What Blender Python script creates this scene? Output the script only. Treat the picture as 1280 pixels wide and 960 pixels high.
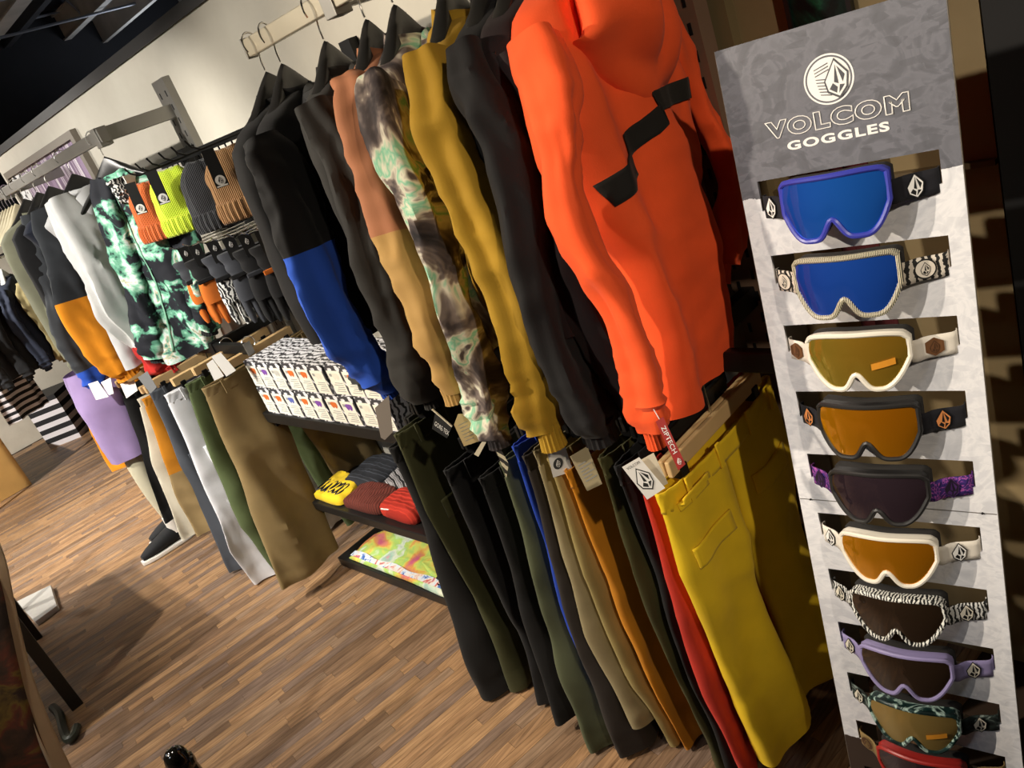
import bpy, bmesh, math, random
from mathutils import Vector, Matrix, noise
from mathutils.bvhtree import BVHTree
R = math.radians
PI = math.pi
for o in list(bpy.data.objects): bpy.data.objects.remove(o)
SC = bpy.context.scene
COL = SC.collection

# ------------------------------------------------------------------ camera
CAM = Vector((0, 0, 1.65))
FPX = 1000.0
_roll, _pitch, _az = R(21.7), R(21.9), R(38.3)
_fh = Vector((math.sin(_az), math.cos(_az), 0)); _up = Vector((0, 0, 1))
FW = _fh * math.cos(_pitch) - _up * math.sin(_pitch)
_r0 = FW.cross(_up).normalized(); _u0 = _r0.cross(FW)
RT = _r0 * math.cos(_roll) - _u0 * math.sin(_roll)
UP = _r0 * math.sin(_roll) + _u0 * math.cos(_roll)
cd = bpy.data.cameras.new('camera'); cam = bpy.data.objects.new('camera', cd); COL.objects.link(cam)
cd.sensor_width = 36; cd.lens = FPX * 36 / 1280; cd.clip_start = .02; cd.clip_end = 60
M = Matrix((RT, UP, -FW)).transposed().to_4x4(); M.translation = CAM
cam.matrix_world = M
SC.camera = cam

def ray(px, py): return (FW * FPX + RT * (px - 640) - UP * (py - 480)).normalized()
def at_x(px, py, x): d = ray(px, py); return CAM + d * (x / d.x)
def at_y(px, py, y): d = ray(px, py); return CAM + d * (y / d.y)
def at_z(px, py, z): d = ray(px, py); return CAM + d * ((z - CAM.z) / d.z)

# ------------------------------------------------------------------ world, lamps, exposure
w = bpy.data.worlds.new('shop'); SC.world = w; w.use_nodes = True
w.node_tree.nodes['Background'].inputs[0].default_value = (.80, .88, 1, 1)
w.node_tree.nodes['Background'].inputs[1].default_value = .06
SC.view_settings.view_transform = 'Standard'; SC.view_settings.look = 'None'
SC.view_settings.exposure = 0.0; SC.view_settings.gamma = 1; SC.view_settings.use_curve_mapping = False
WARM = (1, .86, .68)
SPOTS = [  # position, target, watts, cone deg, blend, colour
    ((-1.50, 2.55, 2.75), (.95, 1.05, 1.10), 380, 58, .6, WARM),
    ((-.35, -1.90, 2.85), (1.02, .88, 1.15), 175, 30, .8, WARM),
    ((-1.30, 1.30, 2.75), (1.07, .42, 1.18), 210, 27, .8, (1, .9, .76)),  # extra spot added to brighten the goggle board
    ((-.95, 3.05, 2.75), (1.2, 2.20, 1.00), 230, 56, .5, (1, .93, .82)),
    ((-1.05, 2.75, 2.75), (1.05, 3.60, 1.15), 380, 58, .5, (1, .95, .87)),
    ((-.60, 6.20, 2.75), (1.2, 5.3, 1.3), 320, 70, .5, (1, .95, .88)),
    ((-1.3, 3.80, 2.75), (-.1, 3.70, 0), 330, 75, .7, (1, .93, .84)),
    ((-1.5, 5.60, 2.75), (.2, 6.80, 0), 780, 95, .6, (1, .94, .86)),
    ((.10, 1.75, 2.75), (.55, 2.15, 0), 85, 55, .7, WARM),
]

# ------------------------------------------------------------------ helpers: colours, materials
def srgb(h):
    h = h.lstrip('#'); c = [int(h[i:i+2], 16) / 255 for i in (0, 2, 4)]
    return tuple(((x / 12.92) if x <= .04045 else ((x + .055) / 1.055) ** 2.4) for x in c) + (1,)
MATS = {}
def base(name):
    m = bpy.data.materials.new(name); m.use_nodes = True
    nt = m.node_tree; return m, nt, nt.nodes['Principled BSDF']
def N(nt, t, **kw):
    n = nt.nodes.new(t)
    for k, v in kw.items():
        if k in n.inputs: n.inputs[k].default_value = v
        else: setattr(n, k, v)
    return n
def coords(nt, scale=(1, 1, 1), kind='Object', loc=(0, 0, 0), rot=(0, 0, 0)):
    tc = N(nt, 'ShaderNodeTexCoord'); mp = N(nt, 'ShaderNodeMapping')
    mp.inputs['Scale'].default_value = scale; mp.inputs['Location'].default_value = loc; mp.inputs['Rotation'].default_value = rot
    nt.links.new(tc.outputs[kind], mp.inputs[0]); return mp.outputs[0]
def ramp(nt, stops, interp='LINEAR'):
    r = N(nt, 'ShaderNodeValToRGB'); cr = r.color_ramp; cr.interpolation = interp
    while len(cr.elements) < len(stops): cr.elements.new(.5)
    for e, (p, c) in zip(cr.elements, stops):
        e.position = p; e.color = srgb(c) if isinstance(c, str) else c
    return r
def plain(name, col, rough=.6, metal=0, var=0, coat=0, spec=.5):
    if name in MATS: return MATS[name]
    m, nt, b = base(name); c = srgb(col)
    b.inputs['Base Color'].default_value = c; b.inputs['Roughness'].default_value = rough
    b.inputs['Metallic'].default_value = metal; b.inputs['Coat Weight'].default_value = coat
    b.inputs['Specular IOR Level'].default_value = spec
    if var:
        n = N(nt, 'ShaderNodeTexNoise'); n.inputs['Scale'].default_value = 6; n.inputs['Detail'].default_value = 6
        nt.links.new(coords(nt), n.inputs['Vector'])
        r = ramp(nt, [(.3, tuple(x * (1 - var) for x in c[:3]) + (1,)), (.7, tuple(min(1, x * (1 + var)) for x in c[:3]) + (1,))])
        nt.links.new(n.outputs[0], r.inputs[0]); nt.links.new(r.outputs[0], b.inputs['Base Color'])
    MATS[name] = m; return m
def weave(nt, b, scale=420, strength=.12, wr=.25):
    v = coords(nt)
    n1 = N(nt, 'ShaderNodeTexNoise'); n1.inputs['Scale'].default_value = scale; n1.inputs['Detail'].default_value = 2
    n2 = N(nt, 'ShaderNodeTexNoise'); n2.inputs['Scale'].default_value = 14; n2.inputs['Detail'].default_value = 5
    n2.inputs['Distortion'].default_value = .6
    nt.links.new(v, n1.inputs['Vector']); nt.links.new(v, n2.inputs['Vector'])
    b1 = N(nt, 'ShaderNodeBump'); b1.inputs['Strength'].default_value = strength; b1.inputs['Distance'].default_value = .002
    n2.noise_type = 'RIDGED_MULTIFRACTAL'; n2.inputs['Scale'].default_value = 6; n2.inputs['Detail'].default_value = 3
    b2 = N(nt, 'ShaderNodeBump'); b2.inputs['Strength'].default_value = wr; b2.inputs['Distance'].default_value = .018
    nt.links.new(n1.outputs[0], b1.inputs['Height']); nt.links.new(n2.outputs[0], b2.inputs['Height'])
    nt.links.new(b2.outputs[0], b1.inputs['Normal']); nt.links.new(b1.outputs[0], b.inputs['Normal'])
def cloth(name, col, rough=.82, var=.10, wr=.40, sheen=.04, scale=420):
    if name in MATS: return MATS[name]
    m, nt, b = base(name); c = srgb(col)
    n = N(nt, 'ShaderNodeTexNoise'); n.inputs['Scale'].default_value = 9; n.inputs['Detail'].default_value = 5
    nt.links.new(coords(nt), n.inputs['Vector'])
    r = ramp(nt, [(.3, tuple(x * (1 - var) for x in c[:3]) + (1,)), (.7, tuple(min(1, x * (1 + var)) for x in c[:3]) + (1,))])
    nt.links.new(n.outputs[0], r.inputs[0]); nt.links.new(r.outputs[0], b.inputs['Base Color'])
    b.inputs['Roughness'].default_value = rough; b.inputs['Sheen Weight'].default_value = sheen; b.inputs['Sheen Roughness'].default_value = .6
    b.inputs['Specular IOR Level'].default_value = .3
    weave(nt, b, scale=scale, wr=wr); MATS[name] = m; return m
def dyed(name, stops, scale=9, dist=2.0, interp='LINEAR', seed=0, stretch=(1, 1, 1), detail=4, rough=.8):
    if name in MATS: return MATS[name]
    m, nt, b = base(name)
    n = N(nt, 'ShaderNodeTexNoise'); n.inputs['Scale'].default_value = scale; n.inputs['Detail'].default_value = detail
    n.inputs['Distortion'].default_value = dist; n.inputs['Roughness'].default_value = .55
    nt.links.new(coords(nt, stretch, loc=(seed * 3.1, seed * 1.7, seed)), n.inputs['Vector'])
    r = ramp(nt, stops, interp); nt.links.new(n.outputs[0], r.inputs[0]); nt.links.new(r.outputs[0], b.inputs['Base Color'])
    b.inputs['Roughness'].default_value = rough; b.inputs['Specular IOR Level'].default_value = .3
    weave(nt, b); MATS[name] = m; return m
def zebra(name, scale=60, a='#101012', c='#e8e8ea', dist=6, rough=.5, stretch=(1, 1, 1), thr=.5):
    if name in MATS: return MATS[name]
    m, nt, b = base(name)
    n = N(nt, 'ShaderNodeTexWave'); n.inputs['Scale'].default_value = scale; n.inputs['Distortion'].default_value = dist
    n.inputs['Detail'].default_value = 2; n.inputs['Detail Scale'].default_value = 1.4
    nt.links.new(coords(nt, stretch), n.inputs['Vector'])
    r = ramp(nt, [(0, a), (thr, c)], 'CONSTANT'); nt.links.new(n.outputs[0], r.inputs[0])
    nt.links.new(r.outputs[0], b.inputs['Base Color']); b.inputs['Roughness'].default_value = rough
    MATS[name] = m; return m

# ------------------------------------------------------------------ helpers: meshes, objects
class MB:
    def __init__(s): s.v = []; s.f = []; s.m = []
    def add(s, vs, fs, mi=0):
        k = len(s.v); s.v += [Vector(p) for p in vs]
        for f in fs: s.f.append([k + i for i in f]); s.m.append(mi)
        return k
    def box(s, c, d, rot=None, mi=0):
        x, y, z = (d[0] / 2, d[1] / 2, d[2] / 2); c = Vector(c)
        vs = [Vector(p) for p in ((-x,-y,-z),(x,-y,-z),(x,y,-z),(-x,y,-z),(-x,-y,z),(x,-y,z),(x,y,z),(-x,y,z))]
        if rot is not None: vs = [rot @ p for p in vs]
        s.add([p + c for p in vs], [(0,3,2,1),(4,5,6,7),(0,1,5,4),(1,2,6,5),(2,3,7,6),(3,0,4,7)], mi); return s
    def b2(s, lo, hi, mi=0):
        lo, hi = Vector(lo), Vector(hi); return s.box((lo + hi) / 2, hi - lo, None, mi)
    def tube(s, pts, r, seg=10, mi=0, closed=False, flat=1, cap=True):
        pts = [Vector(p) for p in pts]; n = len(pts); rs = r if isinstance(r, (list, tuple)) else [r] * n
        ref = None; rings = []
        for i, p in enumerate(pts):
            a = pts[i - 1] if (i or closed) else p; b = pts[(i + 1) % n] if (i < n - 1 or closed) else p
            t = (b - a).normalized()
            if ref is None:
                ref = Vector((0, 0, 1)) if abs(t.z) < .9 else Vector((1, 0, 0))
            x = (ref - t * ref.dot(t))
            if x.length < 1e-5: x = t.orthogonal()
            x.normalize(); ref = x; y = t.cross(x)
            rings.append([p + (x * math.cos(q) * flat + y * math.sin(q)) * rs[i] for q in [2 * PI * k / seg for k in range(seg)]])
        s.loft(rings, closed=closed, cap=cap, mi=mi); return s
    def loft(s, rings, closed=False, cap=True, mi=0, ringclosed=True, mf=None):
        k = len(s.v); n = len(rings[0])
        for rg in rings: s.v += [Vector(p) for p in rg]
        L = len(rings)
        for i in range(L if closed else L - 1):
            for j in range(n if ringclosed else n - 1):
                a = k + i * n + j; b = k + i * n + (j + 1) % n; i2 = (i + 1) % L
                c_ = k + i2 * n + (j + 1) % n; d = k + i2 * n + j
                s.f.append([a, b, c_, d]); s.m.append(mf(i / max(1, L - 1), j / n) if mf else mi)
        if cap and not closed and ringclosed:
            s.f.append([k + j for j in range(n)][::-1]); s.m.append(mf(0, 0) if mf else mi)
            s.f.append([k + (L - 1) * n + j for j in range(n)]); s.m.append(mf(1, 0) if mf else mi)
        return s
    def lathe(s, prof, seg=20, c=(0, 0, 0), mi=0, cap=True):
        c = Vector(c)
        s.loft([[c + Vector((r * math.cos(2 * PI * j / seg), r * math.sin(2 * PI * j / seg), z)) for j in range(seg)] for r, z in prof], mi=mi, cap=cap); return s
    def build(s, name, mats, parent=None, smooth=True, bevel=0, kind=None, sub=0, loc=None):
        me = bpy.data.meshes.new(name); me.from_pydata(s.v, [], s.f)
        mats = mats if isinstance(mats, (list, tuple)) else [mats]
        for m in mats: me.materials.append(m)
        if len(mats) > 1: me.polygons.foreach_set('material_index', s.m)
        bm = bmesh.new(); bm.from_mesh(me); bmesh.ops.recalc_face_normals(bm, faces=bm.faces[:]); bm.to_mesh(me); bm.free()
        if smooth: 
            me.polygons.foreach_set('use_smooth', [True] * len(me.polygons)); me.set_sharp_from_angle(angle=R(42))
        o = bpy.data.objects.new(name, me); COL.objects.link(o)
        if parent is not None: o.parent = parent
        if loc is not None: o.location = loc
        if bevel:
            b = o.modifiers.new('bevel', 'BEVEL'); b.width = bevel; b.segments = 2; b.limit_method = 'ANGLE'; b.angle_limit = R(40)
        if sub:
            b = o.modifiers.new('sub', 'SUBSURF'); b.levels = sub; b.render_levels = sub
        if kind: o['kind'] = kind
        return o
def tag(o, label, cat, group=None):
    o['label'] = label; o['category'] = cat
    if group: o['group'] = group
    return o
def thing(name, label, cat, loc=(0, 0, 0), rz=0, group=None):
    o = bpy.data.objects.new(name, None); COL.objects.link(o); o.empty_display_size = .05
    o.location = loc; o.rotation_euler = (0, 0, rz); return tag(o, label, cat, group)
def struct(o): o['kind'] = 'structure'; return o
def clone(o, parent=None):
    c = o.copy(); COL.objects.link(c); c.parent = parent
    for ch in o.children: clone(ch, c)
    return c
def nz(p, sc, seed=0): return noise.noise(Vector((p[0] * sc + seed * 7.3, p[1] * sc + seed * 3.7, p[2] * sc + seed * 1.9)))
def smooth_path(pts, n):
    P = [Vector(p) for p in pts]; P = [P[0] * 2 - P[1]] + P + [P[-1] * 2 - P[-2]]; out = []
    L = len(P) - 3
    for i in range(n):
        t = i / (n - 1) * L; k = min(int(t), L - 1); t -= k
        a, b, c_, d = P[k:k + 4]
        out.append(.5 * ((2 * b) + (c_ - a) * t + (2 * a - 5 * b + 4 * c_ - d) * t * t + (3 * b - a - 3 * c_ + d) * t ** 3))
    return out
def interp(tab, x):
    if x >= tab[0][0] and tab[0][0] > tab[-1][0] or x <= tab[0][0] and tab[0][0] < tab[-1][0]: return tab[0][1]
    for (a, va), (b, vb) in zip(tab, tab[1:]):
        if min(a, b) <= x <= max(a, b): return va + (vb - va) * (x - a) / (b - a)
    return tab[-1][1]
def sgnp(c, e): return math.copysign(abs(c) ** e, c)

# ------------------------------------------------------------------ shared materials
BLK_METAL = plain('black_metal', '#1b1b1c', .45, .6)
GREY_METAL = plain('grey_metal', '#8d8a84', .42, .7, var=.08)
STEEL = plain('steel', '#c9c7c2', .22, 1)
BRASSY = plain('raw_steel_rail', '#b9b09c', .35, .75, var=.06)
BLK_WOOD = plain('black_hanger_wood', '#1d1c1b', .38, 0, var=.1)
PALE_WOOD = plain('pale_hanger_wood', '#c9a877', .5, 0, var=.12)
BLK_SHELF = plain('black_shelf', '#191817', .4, 0, var=.1)
WHITE_CARD = plain('white_card', '#eceae4', .55)
CREAM_CARD = plain('cream_card', '#d9cfb6', .6)
BLK_INK = plain('black_ink', '#0c0c0d', .6)
GREY_INK = plain('grey_ink', '#9a9a96', .6)
WHITE_INK = plain('white_ink', '#f2f0ec', .5)
# ------------------------------------------------------------------ lamps
for i, (p, t, wt, cone, bl, c) in enumerate(SPOTS):
    l = bpy.data.lights.new('track_fill_spot', 'SPOT'); l.energy = wt; l.spot_size = R(cone); l.spot_blend = bl; l.color = c; l.shadow_soft_size = .035
    o = bpy.data.objects.new('track_fill_spot_light', l); COL.objects.link(o); o.location = p
    o.rotation_euler = (Vector(t) - Vector(p)).to_track_quat('-Z', 'Y').to_euler()

for p, wt, sx, sy in (((-2.6, 1.2, 3.3), 26, 1.2, .3), ((-2.6, 5.0, 3.3), 30, 1.2, .3), ((2.6, 5.2, 2.3), 6, .6, .6), ((2.6, 2.8, 2.3), 5, .6, .6), ((3.6, 7.2, 2.3), 7, .6, .6)):
    l = bpy.data.lights.new('fill_panel', 'AREA'); l.energy = wt; l.shape = 'RECTANGLE'; l.size = sx; l.size_y = sy; l.color = (.86, .92, 1)  # soft fill added to the room, not actual ceiling fixtures
    o = bpy.data.objects.new('fill_panel_light', l); COL.objects.link(o); o.location = p
    if p[0] > 0: o.rotation_euler = (R(180), 0, 0)  # past the wall the added fill faces up to brighten the beams
# ------------------------------------------------------------------ floor
WX = 1.45          # face of the rack wall
def wood_floor():
    m, nt, b = base('strip_floor')
    oi = N(nt, 'ShaderNodeObjectInfo'); ge = N(nt, 'ShaderNodeNewGeometry')
    ad = N(nt, 'ShaderNodeMath', operation='ADD'); fr = N(nt, 'ShaderNodeMath', operation='FRACT')
    nt.links.new(oi.outputs['Random'], ad.inputs[0]); nt.links.new(ge.outputs['Random Per Island'], ad.inputs[1]); nt.links.new(ad.outputs[0], fr.inputs[0])
    r = ramp(nt, [(0, '#7a6049'), (.13, '#997858'), (.27, '#8a6e55'), (.42, '#a4805c'), (.56, '#826c5c'), (.7, '#ac8862'), (.84, '#937961')], 'CONSTANT')
    nt.links.new(fr.outputs[0], r.inputs[0])
    n = N(nt, 'ShaderNodeTexNoise'); n.inputs['Scale'].default_value = 1; n.inputs['Detail'].default_value = 6; n.inputs['Distortion'].default_value = .4
    v = coords(nt, (9, 130, 1)); nt.links.new(v, n.inputs['Vector'])
    g = ramp(nt, [(.30, '#9a9088'), (.62, '#ffffff')]); nt.links.new(n.outputs[0], g.inputs[0])
    mx = N(nt, 'ShaderNodeMix', data_type='RGBA', blend_type='MULTIPLY'); mx.inputs[0].default_value = .8
    nt.links.new(r.outputs[0], mx.inputs[6]); nt.links.new(g.outputs[0], mx.inputs[7]); nt.links.new(mx.outputs[2], b.inputs['Base Color'])
    b.inputs['Roughness'].default_value = .46; b.inputs['Specular IOR Level'].default_value = .45
    bp = N(nt, 'ShaderNodeBump'); bp.inputs['Strength'].default_value = .1; bp.inputs['Distance'].default_value = .002
    nt.links.new(n.outputs[0], bp.inputs['Height']); nt.links.new(bp.outputs[0], b.inputs['Normal']); return m
FLM = wood_floor()
floor = struct(MB().b2((-5, -3.5, -.12), (5, 9.5, -.004)).build('floor', plain('floor_base', '#3a2b20', .7), smooth=False))
fa = R(-10); fx = Vector((math.cos(fa), math.sin(fa), 0)); fy = Vector((-math.sin(fa), math.cos(fa), 0))
rng = random.Random(4)
SW = .037; strips = []
row = 0; c0 = -4.0
while c0 < 9.2:
    a0 = -3.8 + rng.random() * .4
    while a0 < 3.6:
        L = rng.choice((.2, .3, .4, .55))
        ctr = fx * (a0 + L / 2) + fy * (c0 + SW / 2)
        if -3.2 < ctr.x < WX + .3 and .6 < ctr.y < 8.05:
            d = ctr - CAM; dz = d.dot(FW); vis = 0
            if dz > .2:
                px = 640 + FPX * d.dot(RT) / dz; py = 480 - FPX * d.dot(UP) / dz
                # open floor between the rack and the table
                if -30 < px < 720 and 520 < py < 990 and ctr.x < 1.07: vis = L / (d.length ** 2.6)
            strips.append((vis, L, ctr))
        a0 += L
    c0 += SW
strips.sort(key=lambda t: -t[0])
smesh = {}
for L in (.2, .3, .4, .55):
    o = MB().b2((-L / 2 + .0004, -SW / 2 + .0004, -.006), (L / 2 - .0004, SW / 2 - .0004, 0)).build('plank', FLM, smooth=False)
    smesh[L] = o.data; bpy.data.objects.remove(o)
for vis, L, ctr in strips[:300]:
    o = bpy.data.objects.new('plank', smesh[L]); COL.objects.link(o); o.parent = floor; o.location = ctr; o.rotation_euler.z = fa
rest = MB()
for vis, L, ctr in strips[300:]:
    hx = fx * (L / 2 - .0004); hy = fy * (SW / 2 - .0004); dn = Vector((0, 0, -.004))
    rest.add([ctr - hx - hy, ctr + hx - hy, ctr + hx + hy, ctr - hx + hy, ctr - hx - hy + dn, ctr + hx - hy + dn, ctr + hx + hy + dn, ctr - hx + hy + dn],
             [(0, 1, 2, 3), (0, 4, 5, 1), (1, 5, 6, 2), (2, 6, 7, 3), (3, 7, 4, 0)])
ro = rest.build('far_planks', FLM, floor, smooth=False, kind='stuff')

# ------------------------------------------------------------------ walls, ceiling
def plaster(name, c1, c2, rough=.85):
    m, nt, b = base(name); n = N(nt, 'ShaderNodeTexNoise'); n.inputs['Scale'].default_value = 1.6; n.inputs['Detail'].default_value = 8; n.inputs['Roughness'].default_value = .62
    nt.links.new(coords(nt), n.inputs['Vector']); r = ramp(nt, [(.35, c1), (.62, c2)]); nt.links.new(n.outputs[0], r.inputs[0])
    nt.links.new(r.outputs[0], b.inputs['Base Color']); b.inputs['Roughness'].default_value = rough
    n2 = N(nt, 'ShaderNodeTexNoise'); n2.inputs['Scale'].default_value = 30; n2.inputs['Detail'].default_value = 6; nt.links.new(coords(nt), n2.inputs['Vector'])
    bp = N(nt, 'ShaderNodeBump'); bp.inputs['Strength'].default_value = .12; bp.inputs['Distance'].default_value = .01
    nt.links.new(n2.outputs[0], bp.inputs['Height']); nt.links.new(bp.outputs[0], b.inputs['Normal']); return m
WALLM = plaster('wall_paint', '#b3ada0', '#c0bbae')
struct(MB().b2((WX, .93, 0), (WX + .12, 5.75, 2.11)).build('wall_right', WALLM, smooth=False))
struct(MB().b2((1.75, 8.08, 0), (5, 8.1, 3.4)).build('wall_back_shade_sheet', plaster('back_shade_tone', '#101218', '#181a20'), smooth=False))  # dark sheet added over the back wall, its gloom put into the colour
struct(MB().b2((-5, 8.1, 0), (5, 8.3, 3.4)).build('wall_back', plaster('back_wall_paint', '#bdb6a6', '#d5cfc0'), smooth=False))
struct(MB().b2((-5.1, -3.5, 0), (-5, 8.1, 3.4)).build('wall_left', plaster('left_wall_paint', '#6d675c', '#7a7468'), smooth=False))
struct(MB().b2((5, -3.5, 0), (5.1, 8.1, 3.4)).build('wall_far_side', plaster('side_wall_paint', '#101218', '#181a20'), smooth=False))
struct(MB().b2((-5, -3.6, 0), (5, -3.5, 3.4)).build('wall_front', plaster('front_wall_paint', '#4d4a44', '#5d594f'), smooth=False))
struct(MB().b2((WX - .012, .93, 2.085), (WX + .13, 5.76, 2.125)).build('trim_1', plain('dark_wall_cap', '#2b2a2a', .6), smooth=False))
CEILM = plain('dark_ceiling', '#10131b', .9, 0, var=.25)
ceil = struct(MB().b2((-5, -3.5, 3.4), (5, 8.3, 3.5)).build('ceiling', CEILM, smooth=False))
BEAM = plain('beam_paint', '#a8a6a2', .6, .1, var=.15)
BEAM2 = plain('dark_beam_paint', '#282b32', .7, .1, var=.2)
for i, (x, z, wd, mt) in enumerate([(-3.4, 3.0, .12, BEAM), (-1.9, 3.0, .12, BEAM), (-.4, 3.0, .12, BEAM), (1.1, 3.0, .12, BEAM), (2.30, 3.0, .13, BEAM), (2.62, 3.06, .06, BEAM2), (3.12, 3.0, .07, BEAM), (3.55, 3.05, .1, BEAM2), (3.42, 2.9, .05, BEAM), (4.3, 3.0, .14, BEAM)]):
    b = MB(); b.b2((x - wd / 2, -1.9, z), (x + wd / 2, 8.1, z + .015)); b.b2((x - .012, -1.9, z + .015), (x + .012, 8.1, z + .2)); b.b2((x - wd / 2, -1.9, z + .2), (x + wd / 2, 8.1, z + .215))
    b.build('ceiling_beam', mt, ceil, smooth=False)
ROD = plain('rod_paint', '#7d818a', .5, .4)
for y, z in ((5.9, 2.95), (7.1, 2.97), (7.9, 3.2), (4.6, 3.1), (3.6, 2.98)):
    MB().tube([(-4.9, y, z), (4.9, y + .02, z)], .011, 6).build('ceiling_rod', ROD, ceil)
for k, (x, y) in enumerate(((2.5, 5.6), (3.3, 6.6), (2.9, 7.4), (3.8, 5.2), (2.2, 4.7))):
    b = MB(); b.tube([(x, y, 3.4), (x + .25, y + .15, 3.02), (x + .55, y + .1, 3.3)], .014, 6); b.build('ceiling_cable', ROD, ceil)
    MB().box((x + .2, y + .5, 3.3), (.3, .14, .12)).build('ceiling_box', BEAM2, ceil, smooth=False)
# ------------------------------------------------------------------ racks: uprights, rails, shelves
RX = 1.13; RZ = 1.85           # upper rails
LZ = 1.00                      # lower rails
def upright(y, z1, label, mat, wd=.07, depth=.035, z0=.0, each=False):
    t = thing('slotted_upright', label, 'shelf upright', (WX, y, z0), 0, 'slotted wall uprights')
    b = MB(); b.b2((-depth, -wd / 2, 0), (0, -wd / 2 + .003, z1 - z0)); b.b2((-depth, wd / 2 - .003, 0), (0, wd / 2, z1 - z0)); b.b2((-depth, -wd / 2 + .003, 0), (-depth + .003, wd / 2 - .003, z1 - z0))
    b.build('channel', mat, t, smooth=False)
    s = MB(); k = 0; z = .1
    while z < z1 - z0 - .05:
        for sy in (-.25, .25): s.b2((-depth - .0012, sy * wd - .0035, z), (-depth + .001, sy * wd + .0035, z + .022))
        z += .05
    if not each: s.build('slots', BLK_INK, t, smooth=False, kind='stuff')
    else:
        so = MB().b2((-.0012, -.0035, -.011), (.001, .0035, .011)).build('slot', BLK_INK, t, smooth=False); first = True; z = .15
        while z < z1 - z0 - .05:
            for sy in (-.25, .25):
                q = so if first else so.copy()
                if not first: COL.objects.link(q); q.parent = t
                first = False; q.location = (-depth, sy * wd, z + (.025 if sy > 0 else 0))
            z += .05
    pl = MB(); pl.b2((-.006, wd / 2, z1 - z0 - .14), (0, wd / 2 + .03, z1 - z0)); pl.build('wall_plate', mat, t, smooth=False)
    return t
up_a = upright(3.10, 1.965, 'grey steel slotted upright bracketing the far rail to the wall', GREY_METAL, .105, .03)
NEARUP = plain('orange_lit_upright', '#8a6f5c', .5, .3, var=.1)  # orange light falling on the metal is put into its base colour
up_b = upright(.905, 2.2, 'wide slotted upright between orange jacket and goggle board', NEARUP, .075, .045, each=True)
up_c = upright(1.93, 1.80, 'slotted upright behind the grey sleeve beside the goggle boxes', BLK_METAL, .05, .03)

def rail(y0, y1, z, arms, label, mat, x=RX, hgt=.042, th=.022, group='clothes rails'):
    t = thing('clothes_rail', label, 'clothes rail', (x, y0, z), 0, group)
    b = MB(); b.b2((-th / 2, 0, -hgt / 2), (th / 2, y1 - y0, hgt / 2)); b.build('bar', mat, t, smooth=False, bevel=.003)
    e = MB(); e.b2((-th / 2 - .003, (y1 - y0) if arms == 'near' else -.006, -hgt / 2 - .003), (th / 2 + .003, (y1 - y0) + .006 if arms == 'near' else 0, hgt / 2 + .003)); e.build('end_cap', GREY_METAL, t, smooth=False)
    return t
def arm(t, y, w=.03, hgt=.045, mat=GREY_METAL, x0=None):
    y0 = y - t.location.y
    b = MB(); b.b2((.008, y0 - w / 2, -hgt / 2), (WX - RX - .03 if x0 is None else x0, y0 + w / 2, hgt / 2)); b.build('bracket_arm', mat, t, smooth=False, bevel=.002)
    c = MB(); c.b2((-.016, y0 - w / 2 - .006, -hgt / 2 - .012), (.03, y0 + w / 2 + .006, hgt / 2 + .004)); c.build('bracket_collar', mat, t, smooth=False, bevel=.002)
r1 = rail(.35, 1.905, RZ, 'near', 'pale metal rail carrying the orange jacket and its neighbours', BRASSY)
arm(r1, 1.52); arm(r1, .905)
r2 = rail(3.06, 5.5, RZ, 'far', 'grey metal rail carrying the green tie-dye jacket', GREY_METAL)
arm(r2, 3.10, .035, .05); arm(r2, 4.6)
r3 = rail(.62, 1.80, LZ, 'near', 'dark metal lower rail carrying the yellow and mustard pants', BLK_METAL)
arm(r3, .905, mat=BLK_METAL); arm(r3, 1.76, mat=BLK_METAL)
r4 = rail(2.80, 5.3, LZ, 'far', 'dark metal lower rail carrying the khaki drawstring pants', BLK_METAL)
arm(r4, 3.10, mat=BLK_METAL); arm(r4, 4.6, mat=BLK_METAL)

# shelves beside the boxes
def shelf(z, th, label, y0=1.72, y1=2.86, x0=1.07):
    t = thing('wall_shelf', label, 'shelf', (x0, y0, z - th), 0, 'black wall shelves')
    MB().b2((0, 0, 0), (WX - .036 - x0, y1 - y0, th)).build('board', BLK_SHELF, t, smooth=False, bevel=.003)
    for yy in (.03, y1 - y0 - .05):
        MB().b2((.02, yy, -.03), (WX - .036 - x0, yy + .012, -.0005)).build('bracket', BLK_METAL, t, smooth=False)
    return t
shelf(.757, .042, 'black wall shelf loaded with two rows of goggle boxes')
shelf(.343, .036, 'black wall shelf with folded knit beanies on it')
bs = thing('floor_shelf', 'low black shelf on the floor holding the rainbow tie-dye shirt', 'shelf', (1.07, 1.72, 0))
MB().b2((0, 0, .012), (WX - .036 - 1.07, 1.14, .052)).build('board', BLK_SHELF, bs, smooth=False, bevel=.003)
MB().b2((.02, .01, 0), (WX - .036 - 1.07, 1.12, .012)).build('plinth', BLK_SHELF, bs, smooth=False)
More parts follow.
